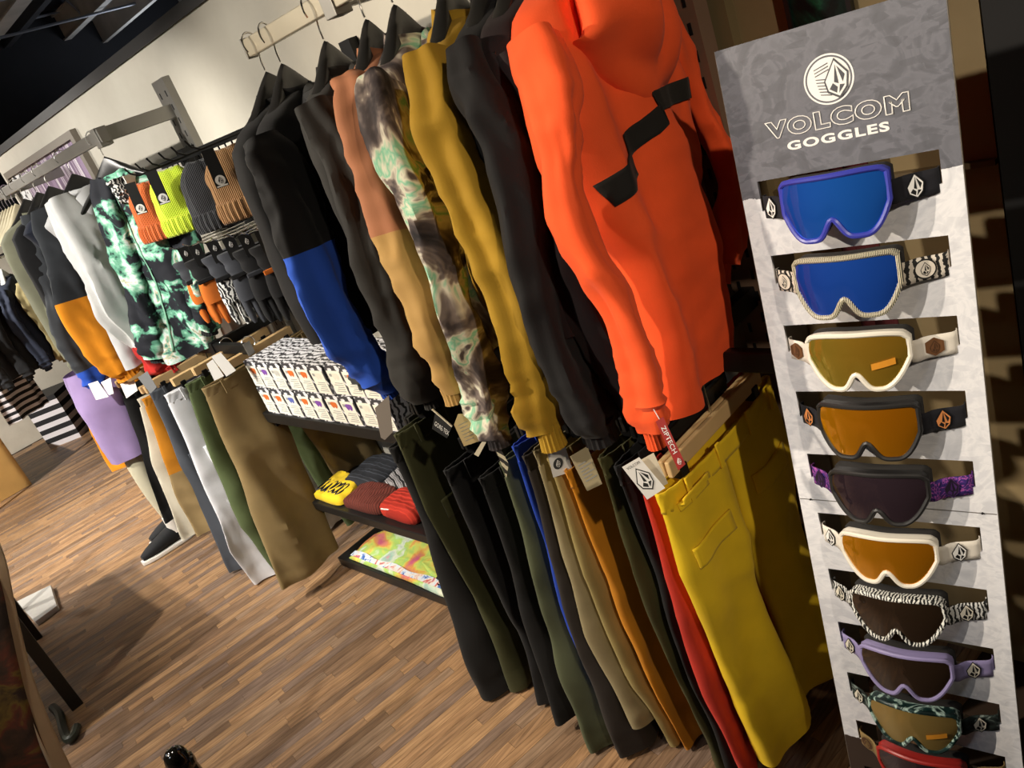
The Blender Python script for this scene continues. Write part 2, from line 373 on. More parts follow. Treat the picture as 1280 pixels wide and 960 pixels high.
# ------------------------------------------------------------------ coat hangers, jackets
def coat_hanger(loc, rz, label, mat=BLK_WOOD, group='black coat hangers', half=.20):
    # loc: point on the rail; the hook goes over the bar, the shoulders hang below
    t = thing('coat_hanger', label, 'coat hanger', loc, rz, group)
    b = MB(); rings = []
    for i in range(25):
        s = -1 + i / 12; a = abs(s)
        u = s * half; z = -.098 - .105 * a ** 1.25; hh = .062 * max(0, 1 - a * 1.9) ** 1.2 + .016 if a < .85 else .016 * (1.0 - (a - .85) * 2.5) ; th = .011 + .016 * a * (1.3 - a)
        zc = z - .012
        rings.append([Vector((u, th * sgnp(math.cos(q), .7), zc + hh * .6 * sgnp(math.sin(q), .7))) for q in [2 * PI * k / 12 for k in range(12)]])
    b.loft(rings); b.build('shoulder_bar', mat, t)
    hk = [(0, 0, -.06), (0, 0, -.04)]
    r = .027
    for k in range(0, 17):
        a = R(-65 + k * 17.5); hk.append((r * math.cos(a) - .006, 0, .004 + r * math.sin(a)))
    MB().tube(smooth_path(hk, 44), .0022, 6).build('hook', STEEL, t)
    return t

def ridge(p, sc, seed): return 1 - 2.2 * abs(nz(p, sc, seed))
def sleeve_mesh(path, a_tab, b_tab, seed, n=64, seg=40, wr=.015, mf=None, flare=0):
    P = smooth_path(path, n); rings = []
    for i, p in enumerate(P):
        t = i / (n - 1); tg = (P[min(i + 1, n - 1)] - P[max(i - 1, 0)]).normalized()
        side = Vector((0, 1, 0)).cross(tg).normalized()   # lies in the u-z plane
        dep = tg.cross(side).normalized()
        a = interp(a_tab, t); b_ = interp(b_tab, t); ring = []
        ph = .9 * nz((0, 0, p.z), 3, seed) + seed
        for k in range(seg):
            q = 2 * PI * k / seg
            rr = 1 + .10 * math.cos(3 * q + ph) + .06 * math.cos(5 * q - 2 * ph) - .08 * math.cos(4 * q)
            pt = p + side * a * math.cos(q) * rr + dep * b_ * math.sin(q) * rr
            dirn = (pt - p); L = max(dirn.length, 1e-4)
            d = wr * (1.0 * ridge((pt.x, pt.y, pt.z * .16 + pt.x * .4), 14, seed) + .5 * ridge((pt.x * .7, pt.y * .7, pt.z * .8 + pt.x), 15, seed + 3) - .55)
            low = max(0, t - .72) / .28
            d += wr * .9 * low * ridge((pt.x * .4, pt.y * .4, pt.z * 1.6 + .6 * pt.x), 20, seed + 6)
            d *= min(1, t * 4 + .25) * (1 if t < .97 else .5)
            ring.append(pt + dirn * (d / L))
        sh = dep * (.014 * math.sin(t * 7 + seed * 1.3) * min(1, 3 * t)) + side * (.006 * math.sin(t * 11 + seed)) * min(1, 3 * t)
        rings.append([v + sh for v in ring])
    m = MB(); m.loft(rings, mf=mf); return m, P
def body_mesh(prof, seed, n=70, seg=96, fold=.020, wr=.009, mf=None, ztop=None):
    # prof: list of (z, centre u, half width, centre v, half depth)
    zs = [p[0] for p in prof]; rings = []
    T = lambda k: [(p[0], p[k]) for p in prof]
    t1, t2, t3, t4 = T(1), T(2), T(3), T(4)
    for i in range(n):
        z = zs[0] + (zs[-1] - zs[0]) * (i / (n - 1)) ** 1.05; t = i / (n - 1); ring = []
        uc, hw, vc, hd = interp(t1, z), interp(t2, z), interp(t3, z), interp(t4, z)
        for k in range(seg):
            q = 2 * PI * k / seg
            cu, cv = sgnp(math.cos(q), .7), sgnp(math.sin(q), .8)
            u = uc + hw * cu; v = vc + hd * cv
            f = fold * min(1, .1 + t * 1.3) * (.9 * ridge((u, 0, z * .16 + u * .1), 7, seed + (0 if cv < 0 else 40)) - .35)
            f += wr * (ridge((u * .8, v * .5, z * .5 + .5 * u), 13, seed + 5) - .4) + wr * .5 * nz((u, v, z), 30, seed + 9)
            dr = .030 * min(1, t * 1.4) * (math.sin(u * 34 + seed + 1.5 * nz((u, 0, z * .5), 3, seed)) * .55 + nz((u, 0, z * .25), 8, seed + 61))
            ring.append(Vector((u + .006 * nz((u, v, z), 9, seed + 2), v + f * cv + dr, z + .008 * nz((u, v, 0), 8, seed + 4) * t)))
        rings.append(ring)
    m = MB(); m.loft(rings, mf=mf); return m
def local_uz(px, py, loc, rz):
    n = Vector((-math.sin(rz), math.cos(rz), 0)); d = ray(px, py)
    P = CAM + d * ((Vector(loc) - CAM).dot(n) / d.dot(n)); q = P - Vector(loc)
    return q.x * math.cos(rz) + q.y * math.sin(rz), q.z
def bvh_of(o):
    me = o.data; return BVHTree.FromPolygons([v.co.copy() for v in me.vertices], [list(p.vertices) for p in me.polygons])
def strip_on(bvh, pts, width, name, mat, parent, off=.003, n=40, vdir=1, across=6, vstart=-.6):
    # a band laid on the camera-side surface of a garment along a path in (u, z)
    P = smooth_path([(p[0], 0, p[1]) for p in pts], n) if len(pts) > 2 else [Vector((pts[0][0] + (pts[1][0] - pts[0][0]) * i / (n - 1), 0, pts[0][1] + (pts[1][1] - pts[0][1]) * i / (n - 1))) for i in range(n)]
    rows = []
    last = 0
    for i, p in enumerate(P):
        tg = (P[min(i + 1, n - 1)] - P[max(0, i - 1)]).normalized(); sd = Vector((-tg.z, 0, tg.x)); r = []
        for k in range(across + 1):
            c = p + sd * width * (k / across - .5); hit = bvh.ray_cast(Vector((c.x, vstart, c.z)), Vector((0, vdir, 0)))[0]
            if hit is not None: last = hit.y
            r.append(Vector((c.x, last - off * vdir, c.z)))
        rows.append(r)
    m = MB(); m.loft(rows, ringclosed=False, cap=False)
    o = m.build(name, mat, parent); s = o.modifiers.new('thick', 'SOLIDIFY'); s.thickness = .0015; s.offset = 0
    return o

def jacket(name, label, y, phi, sleeve_px, mats, seed, hood=None, hem=-.74, zneck=-.145, cuff=None, body_hw=.235, vth=1.0, x=RX, zr=RZ, group=None,
           sleeve_mf=None, body_mf=None, a_tab=None, b_tab=None, zip_=None, cuff_mat=None, back_path=None, cat='jacket', collar=True, prof_=None, hang_label=None, cuffmesh=True, hang_mat=BLK_WOOD, hang_group='black coat hangers', sv=-.03, cuff_len=.035, hang=True, slant=0):
    loc = Vector((x, y, zr)); t = thing(name, label, cat, (x, y, zr + zneck), phi, group)
    if hang: coat_hanger((x, y, zr), phi, hang_label or 'black hanger holding the ' + ' '.join(label.split()[:11]), mat=hang_mat, group=hang_group)
    bm_, sm = mats[0], mats[1]
    z0 = zneck; H = hem - zneck
    prof = [(.012, 0, .055, 0, .04), (-.004, 0, .10, 0, .045 * vth), (-.03, 0, .165, 0, .048 * vth), (-.065, 0, .208, 0, .05 * vth), (-.14, 0, body_hw - .01, -.004, .055 * vth), (-.35, 0, body_hw, -.006, .066 * vth), (H * .8, slant * .6, body_hw + .01, -.004, .068 * vth), (H, slant, body_hw + .004, 0, .06 * vth)]
    if prof_: prof = prof_
    b = body_mesh(prof, seed, mf=body_mf).build('body', bm_, t)
    # sleeves; pixels give the outer edge of the front sleeve in the hanger's plane
    at = a_tab or [(0, .05), (.12, .052), (.4, .044), (.75, .040), (.93, .038), (1, .030)]
    edge = [local_uz(px, py, loc, phi) for px, py in sleeve_px] if sleeve_px else []
    n = len(edge); path = [] if sleeve_px else [(-u, v, z) for u, v, z in back_path]
    for i, (u, z) in enumerate(edge): path.append((u + interp(at, i / (n - 1)) * (.9 if i else .6), sv * (1 if i else .4), z - zneck - (.02 if i == 0 else 0)))
    bt = b_tab or [(0, .034), (.15, .040), (.5, .036), (.9, .032), (1, .028)]
    m, P = sleeve_mesh(path, at, bt, seed + 11, mf=sleeve_mf); m.build('sleeve', sm, t)
    bp = back_path or [(-u + .01, -sv * .3, z) for (u, v, z) in path]
    m2, P2 = sleeve_mesh(bp, at, bt, seed + 21, mf=sleeve_mf); m2.build('sleeve', sm, t)
    if cuffmesh:
        for PP in (P, P2):
            e, d = PP[-1], (PP[-1] - PP[-4]).normalized(); rings = []
            side = Vector((0, 1, 0)).cross(d).normalized(); dep = d.cross(side)
            for i in range(9):
                rr = at[-1][1] * (.94 - .06 * math.sin(i / 8 * PI)); p = e + d * (-.012 + i / 8 * cuff_len)
                rings.append([p + (side * math.cos(q) * rr + dep * math.sin(q) * rr * .85) * (1 + (.05 if k % 2 else -.03)) for k, q in enumerate([2 * PI * k / 36 for k in range(36)])])
            c = MB(); c.loft(rings); c.build('cuff', cuff_mat or (sm[-1] if isinstance(sm, list) else sm), t)
    if collar:
        c = MB(); rings = []
        for i in range(8):
            z = -.03 + i / 7 * .058; s = 1.12 - .30 * (i / 7)
            rings.append([Vector((math.cos(q) * .072 * s, math.sin(q) * .05 * s - .006 * i / 7, z + .012 * math.sin(q) + .006 * nz((math.cos(q), math.sin(q), z * 5), 2, seed))) for q in [2 * PI * k / 32 for k in range(32)]])
        c.loft(rings, cap=False); o = c.build('collar', bm_ if not isinstance(bm_, list) else bm_[0], t); s = o.modifiers.new('thick', 'SOLIDIFY'); s.thickness = .006
    if hood:
        hw, hh, hv = hood; c = MB(); rings = []
        for i in range(22):
            s = i / 21      # 0 rim at the neck, 1 lower tip of the pouch
            z = .020 - hh * (s ** .9); wdt = hw * (.62 + .38 * min(1, s / .35)) * (1 - .62 * s) * math.sqrt(max(.0, 1 - (s ** 4))) + .004; dep = hv * (.35 + 1.0 * math.sin(PI * min(1, s * .85 + .12))) * (1 if s < .9 else (1 - s) * 9 + .1)
            ring = []
            for k in range(36):
                q = 2 * PI * k / 36; cu, cv = math.cos(q), math.sin(q)
                yy = -.045 - hv * .55 + dep * .62 * cv + .015 * s
                zz = z - .035 * (cu * cu) * (1 - s) - .02 * (1 - abs(cu)) * s
                w_ = .028 * (ridge((cu * wdt, yy, z * .6 + cu * wdt * .5), 9, seed + 31) - .4) * min(1, s * 3)
                ring.append(Vector((wdt * cu, yy + w_, zz + w_)))
            rings.append(ring)
        c.loft(rings, cap=True); c.build('hood', bm_ if not isinstance(bm_, list) else bm_[0], t)
    return t, b

BLACK = cloth('black_fabric', '#0e0e10'); CHAR = cloth('charcoal_fabric', '#24221f'); ROYAL = cloth('royal_blue_fabric', '#2450b8')
TERRA = cloth('terracotta_fabric', '#a46a48'); TANF = cloth('tan_fabric', '#b08a4e'); OCHRE = cloth('ochre_fabric', '#a8821f')
ORANGE = cloth('orange_fabric', '#ee5522', wr=.5); SOFTBLK = cloth('soft_black_fabric', '#100e0f'); MAROON = cloth('maroon_fabric', '#1a0b0d')
SLATE = cloth('slate_fabric', '#34373b'); TRIMBLK = cloth('black_tape', '#15130f')
CAMO = dyed('smoky_tie_dye', [(.36, '#1c181a'), (.45, '#4a4140'), (.50, '#7d7068'), (.54, '#d6cfba'), (.58, '#7fc09c'), (.62, '#e0dcc4'), (.66, '#5a504c'), (.74, '#1c181a')], 8, .7, seed=2)

RG = 'jackets on the rail beside the goggle board'
jk_slate, _ = jacket('ski_jacket', 'slate grey shell jacket half hidden behind the black and blue jacket', 1.88, R(16), [(318, 190), (340, 270), (372, 350), (405, 420), (438, 480)], (BLACK, SLATE), 3, group=RG, hem=-.70)
jk_blue, _ = jacket('ski_jacket', 'black ski jacket with royal blue lower sleeves', 1.80, R(24), [(306, 168), (315, 230), (352, 325), (400, 420), (466, 492)], (BLACK, [BLACK, ROYAL]), 1, hood=(.11, .15, .05), group=RG,
                    sleeve_mf=lambda t, a: 1 if t > .50 else 0, a_tab=[(0, .05), (.12, .078), (.45, .082), (.75, .066), (.93, .045), (1, .030)], hem=-.72)
jk_char, _ = jacket('ski_jacket', 'plain charcoal brown shell jacket beside the terracotta one', 1.60, R(26), [(374, 122), (400, 205), (438, 330), (485, 430), (520, 505)], (CHAR, CHAR), 5, hood=(.12, .14, .045), group=RG)
jk_terra, _ = jacket('ski_jacket', 'terracotta jacket with tan lower sleeves', 1.435, R(26), [(424, 98), (432, 160), (472, 285), (500, 385), (545, 500)], (TERRA, [TERRA, TANF]), 7, group=RG,
                     sleeve_mf=lambda t, a: 1 if t > .53 else 0, hood=(.10, .12, .04))
jk_camo, _ = jacket('ski_jacket', 'smoky grey and mint tie-dye hooded jacket', 1.335, R(24), [(453, 100), (460, 180), (515, 345), (565, 460), (600, 555)], (CAMO, CAMO), 9, hood=(.14, .20, .06), group=RG)
jk_ochre, _ = jacket('hooded_jacket', 'ochre yellow pullover jacket beside the smoky tie-dye one', 1.18, R(24), [(515, 62), (535, 170), (580, 320), (620, 430), (662, 548)], (OCHRE, OCHRE), 13, hood=(.12, .16, .05), group=RG, cuff_len=.05)
jk_black, _ = jacket('hooded_jacket', 'plain soft black jacket hanging beside the orange one', 1.07, R(20), [(562, 50), (580, 170), (620, 300), (680, 460), (722, 548)], (SOFTBLK, SOFTBLK), 15, hood=(.13, .18, .05), group=RG, cuff_len=.04, a_tab=[(0, .05), (.12, .07), (.5, .07), (.8, .066), (.94, .06), (1, .04)])
jk_maroon, _ = jacket('ski_jacket', 'dark maroon jacket pressed against the back of the orange jacket', .99, R(14), [(612, 60), (640, 170), (680, 300), (725, 430), (765, 520)], (MAROON, MAROON), 16, group=RG, hem=-.68)
jk_or, bo = jacket('ski_jacket', 'bright orange ski jacket with a black zigzag tape on its back', .895, R(8), [(637, 40), (655, 180), (695, 310), (736, 430), (776, 540)], (ORANGE, ORANGE), 17, hood=(.20, .25, .066), hem=-.83, group=RG, vth=1.1, body_hw=.21,
                   cuff_len=.05, sv=-.05, a_tab=[(0, .040), (.12, .042), (.35, .026), (.6, .022), (.9, .024), (1, .021)], b_tab=[(0, .035), (.15, .036), (.4, .024), (.9, .026), (1, .022)],
                   back_path=[(.185, -.01, -.07), (.215, -.03, -.20), (.245, -.05, -.33), (.225, -.055, -.46), (.165, -.04, -.585)],
                   prof_=[(.012, 0, .055, 0, .04), (-.004, 0, .10, 0, .045), (-.03, 0, .165, 0, .05), (-.065, 0, .205, 0, .055), (-.14, -.005, .215, -.004, .06), (-.24, -.01, .218, -.006, .062), (-.36, -.02, .19, -.01, .066), (-.43, -.026, .15, -.012, .07), (-.56, -.04, .135, -.012, .075), (-.66, -.06, .128, -.01, .075), (-.725, -.075, .12, -.01, .065)])
# ------------------------------------------------------------------ pants
def clip_hanger(loc, rz, label, half=.17, mat=PALE_WOOD, group='clip hangers on the lower rails', wz=-.105):
    t = thing('clip_hanger', label, 'clothes hanger', loc, rz, group)
    for sv in (-1, 1):
        MB().b2((-half, sv * .0075 - .0055, wz), (half, sv * .0075 + .0055, wz + .034)).build('bar', mat, t, smooth=False, bevel=.0025)
    hk = [(0, 0, wz + .03), (0, 0, -.05), (.002, 0, -.035)]
    for k in range(0, 17):
        a = R(-65 + k * 17.5); hk.append((.026 * math.cos(a) - .006, 0, .004 + .026 * math.sin(a)))
    MB().tube(smooth_path(hk, 40), .0022, 6).build('hook', STEEL, t)
    for su in (-.8, .8):
        MB().b2((su * half - .011, -.017, wz - .02), (su * half + .011, .017, wz + .01)).build('clip', BLK_METAL, t, smooth=False, bevel=.003)
    return t
def leg_rings(front, inner, seed, zt, zb, n=64, seg=40, hd=(.022, .04, .043), fold=.013, vshift=0, sway=.0):
    rings = []; dseed = 5 if seed < 20 or 30 <= seed < 50 else seed   # neighbours on the crowded rail nest into each other
    for i in range(n):
        t = i / (n - 1); z = zt + (zb - zt) * t
        uf, ui = interp(front, z), interp(inner, z); uc, hw = (uf + ui) / 2, abs(ui - uf) / 2
        d = hd[0] + (hd[1] - hd[0]) * min(1, t * 3.2) if t < .5 else hd[1] + (hd[2] - hd[1]) * (t - .5) * 2
        vc = vshift * t + sway * math.sin(t * 5 + dseed) * t; ring = []
        for k in range(seg):
            q = 2 * PI * k / seg; cu, cv = sgnp(math.cos(q), .85), sgnp(math.sin(q), .95)
            u = uc + hw * cu; v = vc + d * cv
            amp = min(1, .15 + t * 2.5)
            f = fold * amp * (1.0 * ridge((u, v * .3, z * .22 + u * .25), 9, seed) + .5 * ridge((u * .5, v * .5, z * .8 + u * .4), 12, seed + 4) - .6)
            g = .006 * amp * nz((u, v, z), 7, seed + 8) + .010 * amp * nz((0, 0, z), 6, seed + 2)
            dr = .024 * min(1, t * 1.6) * (.6 * math.sin(u * 40 + 1.6 * nz((u, 0, z * .6), 3, dseed)) + .9 * nz((u, 0, z * .3), 9, dseed + 71)) + .012 * amp * nz((0, 0, z), 5, dseed + 81)
            low = max(0, t - .86) / .14
            f += .008 * low * ridge((u * .4, v * .4, z * 1.8), 16, seed + 12)
            ring.append(Vector((u + g, v + f * cv + dr, z + .006 * nz((u, v, 0), 11, seed) * (t > .9))))
        rings.append(ring)
    return rings
def pants(name, label, y, edge_px, mat, seed, x=1.115, phi=0, zw=None, hw=.20, hem=None, group='pants on the rail beside the goggle board', inner_gap=.02, hang_label=None, half=.12,
          pocket=None, thick=(.014, .019, .019), vshift=0, waist_mat=None, loops=True, mf=None, rear=True, wood=BLK_WOOD, sway=.01, width_bottom=None, hl=True):
    loc = Vector((x, y, LZ)); ed = [local_uz(px, py, loc, phi) for px, py in edge_px]
    zw = ed[0][1] if zw is None else zw; hem = ed[-1][1] if hem is None else hem
    hem = max(hem, -LZ + .012)
    t = thing(name, label, 'pants', loc, phi, group)
    front = [(z, u) for u, z in ed]; ucen = front[0][1] + hw
    zc = zw - .24
    wl = (width_bottom or hw * .95)
    inner = [(zw, ucen - .002), (zc, ucen - .004), (zc - .05, ucen - inner_gap), (hem, interp(front, hem) + wl)]
    rg = leg_rings(front, inner, seed, zw - .035, hem, hd=thick, vshift=vshift, sway=sway)
    MB().loft(rg, mf=mf).build('leg', mat, t)
    if rear:
        fr2 = [(z, 2 * ucen - u) for z, u in front]; in2 = [(zw, ucen + .002), (zc, ucen + .004), (zc - .05, ucen + inner_gap), (hem, interp(fr2, hem) - wl)]
        fr2 = [(z, u + .015 * nz((z, 0, 0), 4, seed + 50)) for z, u in fr2]
        MB().loft(leg_rings(fr2, in2, seed + 30, zw - .035, hem + .004, hd=thick, vshift=vshift, sway=sway), mf=mf).build('leg', mat, t)
    b = MB(); rings = []
    for i in range(7):
        z = zw - .045 + i / 6 * .045
        rings.append([Vector((ucen + (hw + .002) * sgnp(math.cos(q), .8), (thick[0] + .003) * sgnp(math.sin(q), .8) + .0015 * math.sin(q * 40 + i), z + .004 * math.cos(2 * q))) for q in [2 * PI * k / 60 for k in range(60)]])
    b.loft(rings, cap=False); o = b.build('waistband', waist_mat or (mat if not isinstance(mat, list) else mat[0]), t); sm = o.modifiers.new('thick', 'SOLIDIFY'); sm.thickness = .003
    if loops:
        for su in (-.72, -.2, .35, .8):
            MB().b2((ucen + su * hw - .006, -thick[0] - .008, zw - .05), (ucen + su * hw + .006, -thick[0] - .003, zw + .004)).build('belt_loop', waist_mat or (mat if not isinstance(mat, list) else mat[0]), t, smooth=False, bevel=.001)
    if hl:
        h = clip_hanger(loc + Vector((ucen * math.cos(phi), ucen * math.sin(phi), 0)), phi, hang_label or 'clip hanger holding the ' + ' '.join(label.split()[:12]), half=half, mat=wood, wz=zw + .012)
    return t, ucen, zw
def last_leg(t, k=0): return [c for c in t.children if c.name.startswith('leg')][k]
def flap(t, leg, u0, u1, z0, z1, mat, name='pocket_flap', th=.004):
    bv = bvh_of(leg); rows = []
    last = None
    for i in range(9):
        z = z0 + (z1 - z0) * i / 8; r = []
        for k in range(9):
            u = u0 + (u1 - u0) * k / 8; h = bv.ray_cast(Vector((u, -.8, z)), Vector((0, 1, 0)))[0]
            if h is not None: last = h.y
            r.append(Vector((u, (last if last is not None else -.03) - .003, z)))
        rows.append(r)
    m = MB(); m.loft(rows, ringclosed=False, cap=False); o = m.build(name, mat, t); s = o.modifiers.new('thick', 'SOLIDIFY'); s.thickness = th; s.offset = 0
    return o
PB = cloth('pants_black', '#0a0a0b'); PB2 = cloth('pants_black_soft', '#0e0e10'); POL = cloth('pants_olive', '#37381c'); PSAGE = cloth('pants_sage', '#4c5139')
PBLUE = cloth('pants_blue', '#1d3fa6'); PBRN = cloth('pants_brown_grey', '#2a2420'); PBEI = cloth('pants_beige', '#8f8260'); PTAN = cloth('pants_tan', '#94824f')
PMUS = cloth('pants_mustard', '#c07a12'); PDOL = cloth('pants_dark_olive', '#3c3a18'); PRED = cloth('pants_red', '#c33324'); PYEL = cloth('pants_yellow', '#e2bd1a', wr=.5)
PKHA = cloth('pants_khaki', '#7a6640'); PGRN = cloth('pants_green', '#4e5a36'); PWHI = cloth('pants_white', '#d9d9dd'); PSLA = cloth('pants_slate', '#4a4e55')
pants('ski_pants', 'black wide-leg pants, the pair nearest the rainbow shirt shelf', 1.715, [(496, 580), (530, 660), (568, 770), (607, 884)], PB, 1, thick=(.02, .032, .036), zw=-.16)
pt, uc, zw = pants('cargo_pants', 'dark olive cargo pants beside the black wide-leg pair', 1.66, [(494, 545), (532, 640), (592, 745), (640, 868)], POL, 2)
flap(pt, last_leg(pt), uc - .17, uc - .05, zw - .22, zw - .28, POL)
pants('ski_pants', 'black pants hanging right beside the olive cargo pair', 1.54, [(556, 590), (600, 700), (648, 790), (672, 882)], PB2, 3)
pants('ski_pants', 'black pants hanging between another black pair and the sage pair', 1.41, [(600, 600), (640, 720), (700, 906)], PB, 4)
pants('ski_pants', 'sage green pants beside the royal blue pair', 1.30, [(626, 580), (658, 690), (700, 820), (742, 950)], PSAGE, 5)
pants('ski_pants', 'royal blue pants showing a narrow strip beside the sage pair', 1.255, [(642, 560), (668, 650), (705, 760), (760, 900)], PBLUE, 6)
pants('ski_pants', 'dark grey brown pants beside the royal blue pair', 1.215, [(655, 572), (690, 700), (730, 820), (778, 950)], PBRN, 7)
pants('ski_pants', 'stone beige pants beside the grey brown pair', 1.18, [(668, 565), (702, 690), (740, 800), (790, 910)], PBEI, 8)
pants('ski_pants', 'tan pants beside the mustard pair', 1.14, [(686, 575), (730, 720), (790, 860), (850, 955)], PTAN, 9)
pt, uc, zw = pants('ski_pants', 'mustard orange pants in the middle of the lower rail', 1.10, [(708, 590), (750, 710), (800, 830), (862, 955)], PMUS, 10)
pants('ski_pants', 'dark olive pants between the mustard and black pairs', 1.0, [(750, 575), (790, 720), (850, 860), (895, 965)], PDOL, 11)
pants('ski_pants', 'black pants squeezed beside the red pair', .96, [(770, 585), (830, 760), (905, 970)], PB2, 12)
pants('ski_pants', 'red pants beside the yellow pair', .915, [(800, 600), (830, 720), (880, 870), (925, 970)], PRED, 13)
pt, uc, zw = pants('ski_pants', 'bright yellow ski pants nearest the goggle board', .865, [(822, 620), (852, 720), (902, 830), (950, 955)], PYEL, 14, hw=.215, thick=(.02, .034, .036), width_bottom=.17, half=.175, wood=PALE_WOOD)
yl = last_leg(pt); yellow = pt
flap(pt, yl, uc - .20, uc - .07, zw - .13, zw - .175, PYEL)
flap(pt, last_leg(pt, 1), uc + .04, uc + .17, zw - .13, zw - .175, PYEL)
flap(pt, yl, uc - .19, uc - .10, zw - .02, zw - .05, PYEL, 'waist_tab')
# lower far rail
FG = 'pants on the lower rail beyond the shelves'
pt, uc, zw = pants('drawstring_pants', 'khaki pants with a gathered elastic waist', 2.86, [(253, 487), (288, 575), (322, 660), (352, 738)], PKHA, 20, group=FG, wood=PALE_WOOD, half=.17, hw=.24, width_bottom=.28, thick=(.025, .036, .038))
pants('drawstring_pants', 'olive green elastic-waist pants behind the khaki pair', 3.03, [(232, 482), (262, 570), (300, 660), (348, 722)], PGRN, 21, group=FG, wood=PALE_WOOD, half=.17, hw=.22)
pt, uc, zw = pants('cargo_pants', 'white cargo pants with big flap pockets', 3.20, [(206, 495), (250, 595), (288, 690), (326, 743)], PWHI, 22, group=FG, wood=PALE_WOOD, half=.17, hw=.22, width_bottom=.22)
flap(pt, last_leg(pt), uc - .2, uc - .08, zw - .25, zw - .33, PWHI); flap(pt, last_leg(pt), uc - .22, uc - .07, zw - .5, zw - .52, PWHI)
pt, uc, zw = pants('cargo_pants', 'slate blue grey cargo pants beside the white pair', 3.42, [(187, 492), (225, 580), (262, 660), (292, 722)], PSLA, 23, group=FG, wood=PALE_WOOD, half=.17)
flap(pt, last_leg(pt), uc - .2, uc - .06, zw - .3, zw - .36, PSLA)
pants('ski_pants', 'tan and orange pants beside the slate pair', 3.62, [(178, 500), (205, 575), (225, 630), (245, 672)], [PMUS, cloth('pants_sand', '#9c8358')], 24, group=FG, wood=PALE_WOOD, half=.17, mf=lambda t, a: 0 if t < .5 else 1)
pants('ski_pants', 'cream white slim pants beside the black narrow pair', 3.76, [(172, 500), (192, 580), (215, 640), (228, 675)], cloth('pants_cream', '#cfc7b2'), 25, group=FG, wood=PALE_WOOD, half=.17)
pants('track_pants', 'black narrow track pants in front of the mannequin knee', 3.92, [(150, 488), (178, 570), (198, 630), (207, 655)], PB, 26, group=FG, wood=PALE_WOOD, half=.17, hw=.17)
# ------------------------------------------------------------------ goggle display board
BO = Vector((1.1078, .6698, 1.5307)); BU = Vector((.1304, -.9914, -.0147)).normalized()
BV = Vector((-.0957, .0022, -.9954)); BV = (BV - BU * BV.dot(BU)).normalized(); BN = BU.cross(BV)
if BN.x > 0: BN = -BN
BM = Matrix((BU, -BV, BN)).transposed().to_4x4(); BM.translation = BO     # local x right, y up, z towards the room
BW, BH = .302, 1.528
def text_mesh(txt, size, sx=1.0, outline=0, space=1.0, extrude=0.0, bold=0.0, align='CENTER'):
    c = bpy.data.curves.new('txt', 'FONT'); c.body = txt; c.size = size; c.align_x = align; c.align_y = 'CENTER'; c.space_character = space
    c.resolution_u = 4
    if outline: c.fill_mode = 'NONE'; c.bevel_depth = outline; c.bevel_resolution = 0; c.offset = bold
    else: c.offset = bold; c.extrude = extrude
    o = bpy.data.objects.new('txt', c); COL.objects.link(o); dg = bpy.context.evaluated_depsgraph_get(); dg.update()
    me = bpy.data.meshes.new_from_object(o.evaluated_get(dg)); bpy.data.objects.remove(o)
    for v in me.vertices: v.co.x *= sx
    return me
def text(txt, size, mat, parent, loc, sx=1.0, outline=0, space=1.0, rot=(0, 0, 0), name='lettering', bold=0.0, target_w=None, extrude=.0002):
    me = text_mesh(txt, size, sx, outline, space, extrude, bold)
    if target_w:
        xs = [v.co.x for v in me.vertices]; k = target_w / (max(xs) - min(xs))
        for v in me.vertices: v.co.x *= k
    me.materials.clear(); me.materials.append(mat); me.name = name
    o = bpy.data.objects.new(name, me); COL.objects.link(o); o.parent = parent; o.location = loc; o.rotation_euler = rot
    return o
STONE_OUT = [(0, 1), (.62, .22), (.50, -.52), (.08, -1), (-.50, -.62), (-.62, -.05)]
STONE_DARK = [[(.02, .80), (.10, -.30), (-.14, -.18)], [(.16, -.36), (.44, -.40), (.06, -.84)], [(-.22, -.22), (.02, -.48), (-.06, -.80), (-.44, -.52)], [(.10, .70), (.50, .14), (.34, -.26)]]
def stone(parent, mats, c, h, place=None, ink_first=False, name='emblem'):
    # faceted stone mark: pale body, dark facets, thin dark rim; place(x, y, lift) maps to 3D
    m = MB(); place = place or (lambda x, y, l: Vector((c[0] + x, c[1] + y, c[2] + l)))
    k = h / 2
    def poly(pts, lift, mi, sc=1):
        m.add([place(p[0] * k * sc, p[1] * k * sc, lift) for p in pts], [list(range(len(pts)))], mi)
    poly(STONE_OUT, .0004, 1, 1.15); poly(STONE_OUT, .0008, 0)
    for d in STONE_DARK: poly(d, .0012, 1)
    return m.build(name, mats, parent, smooth=False)
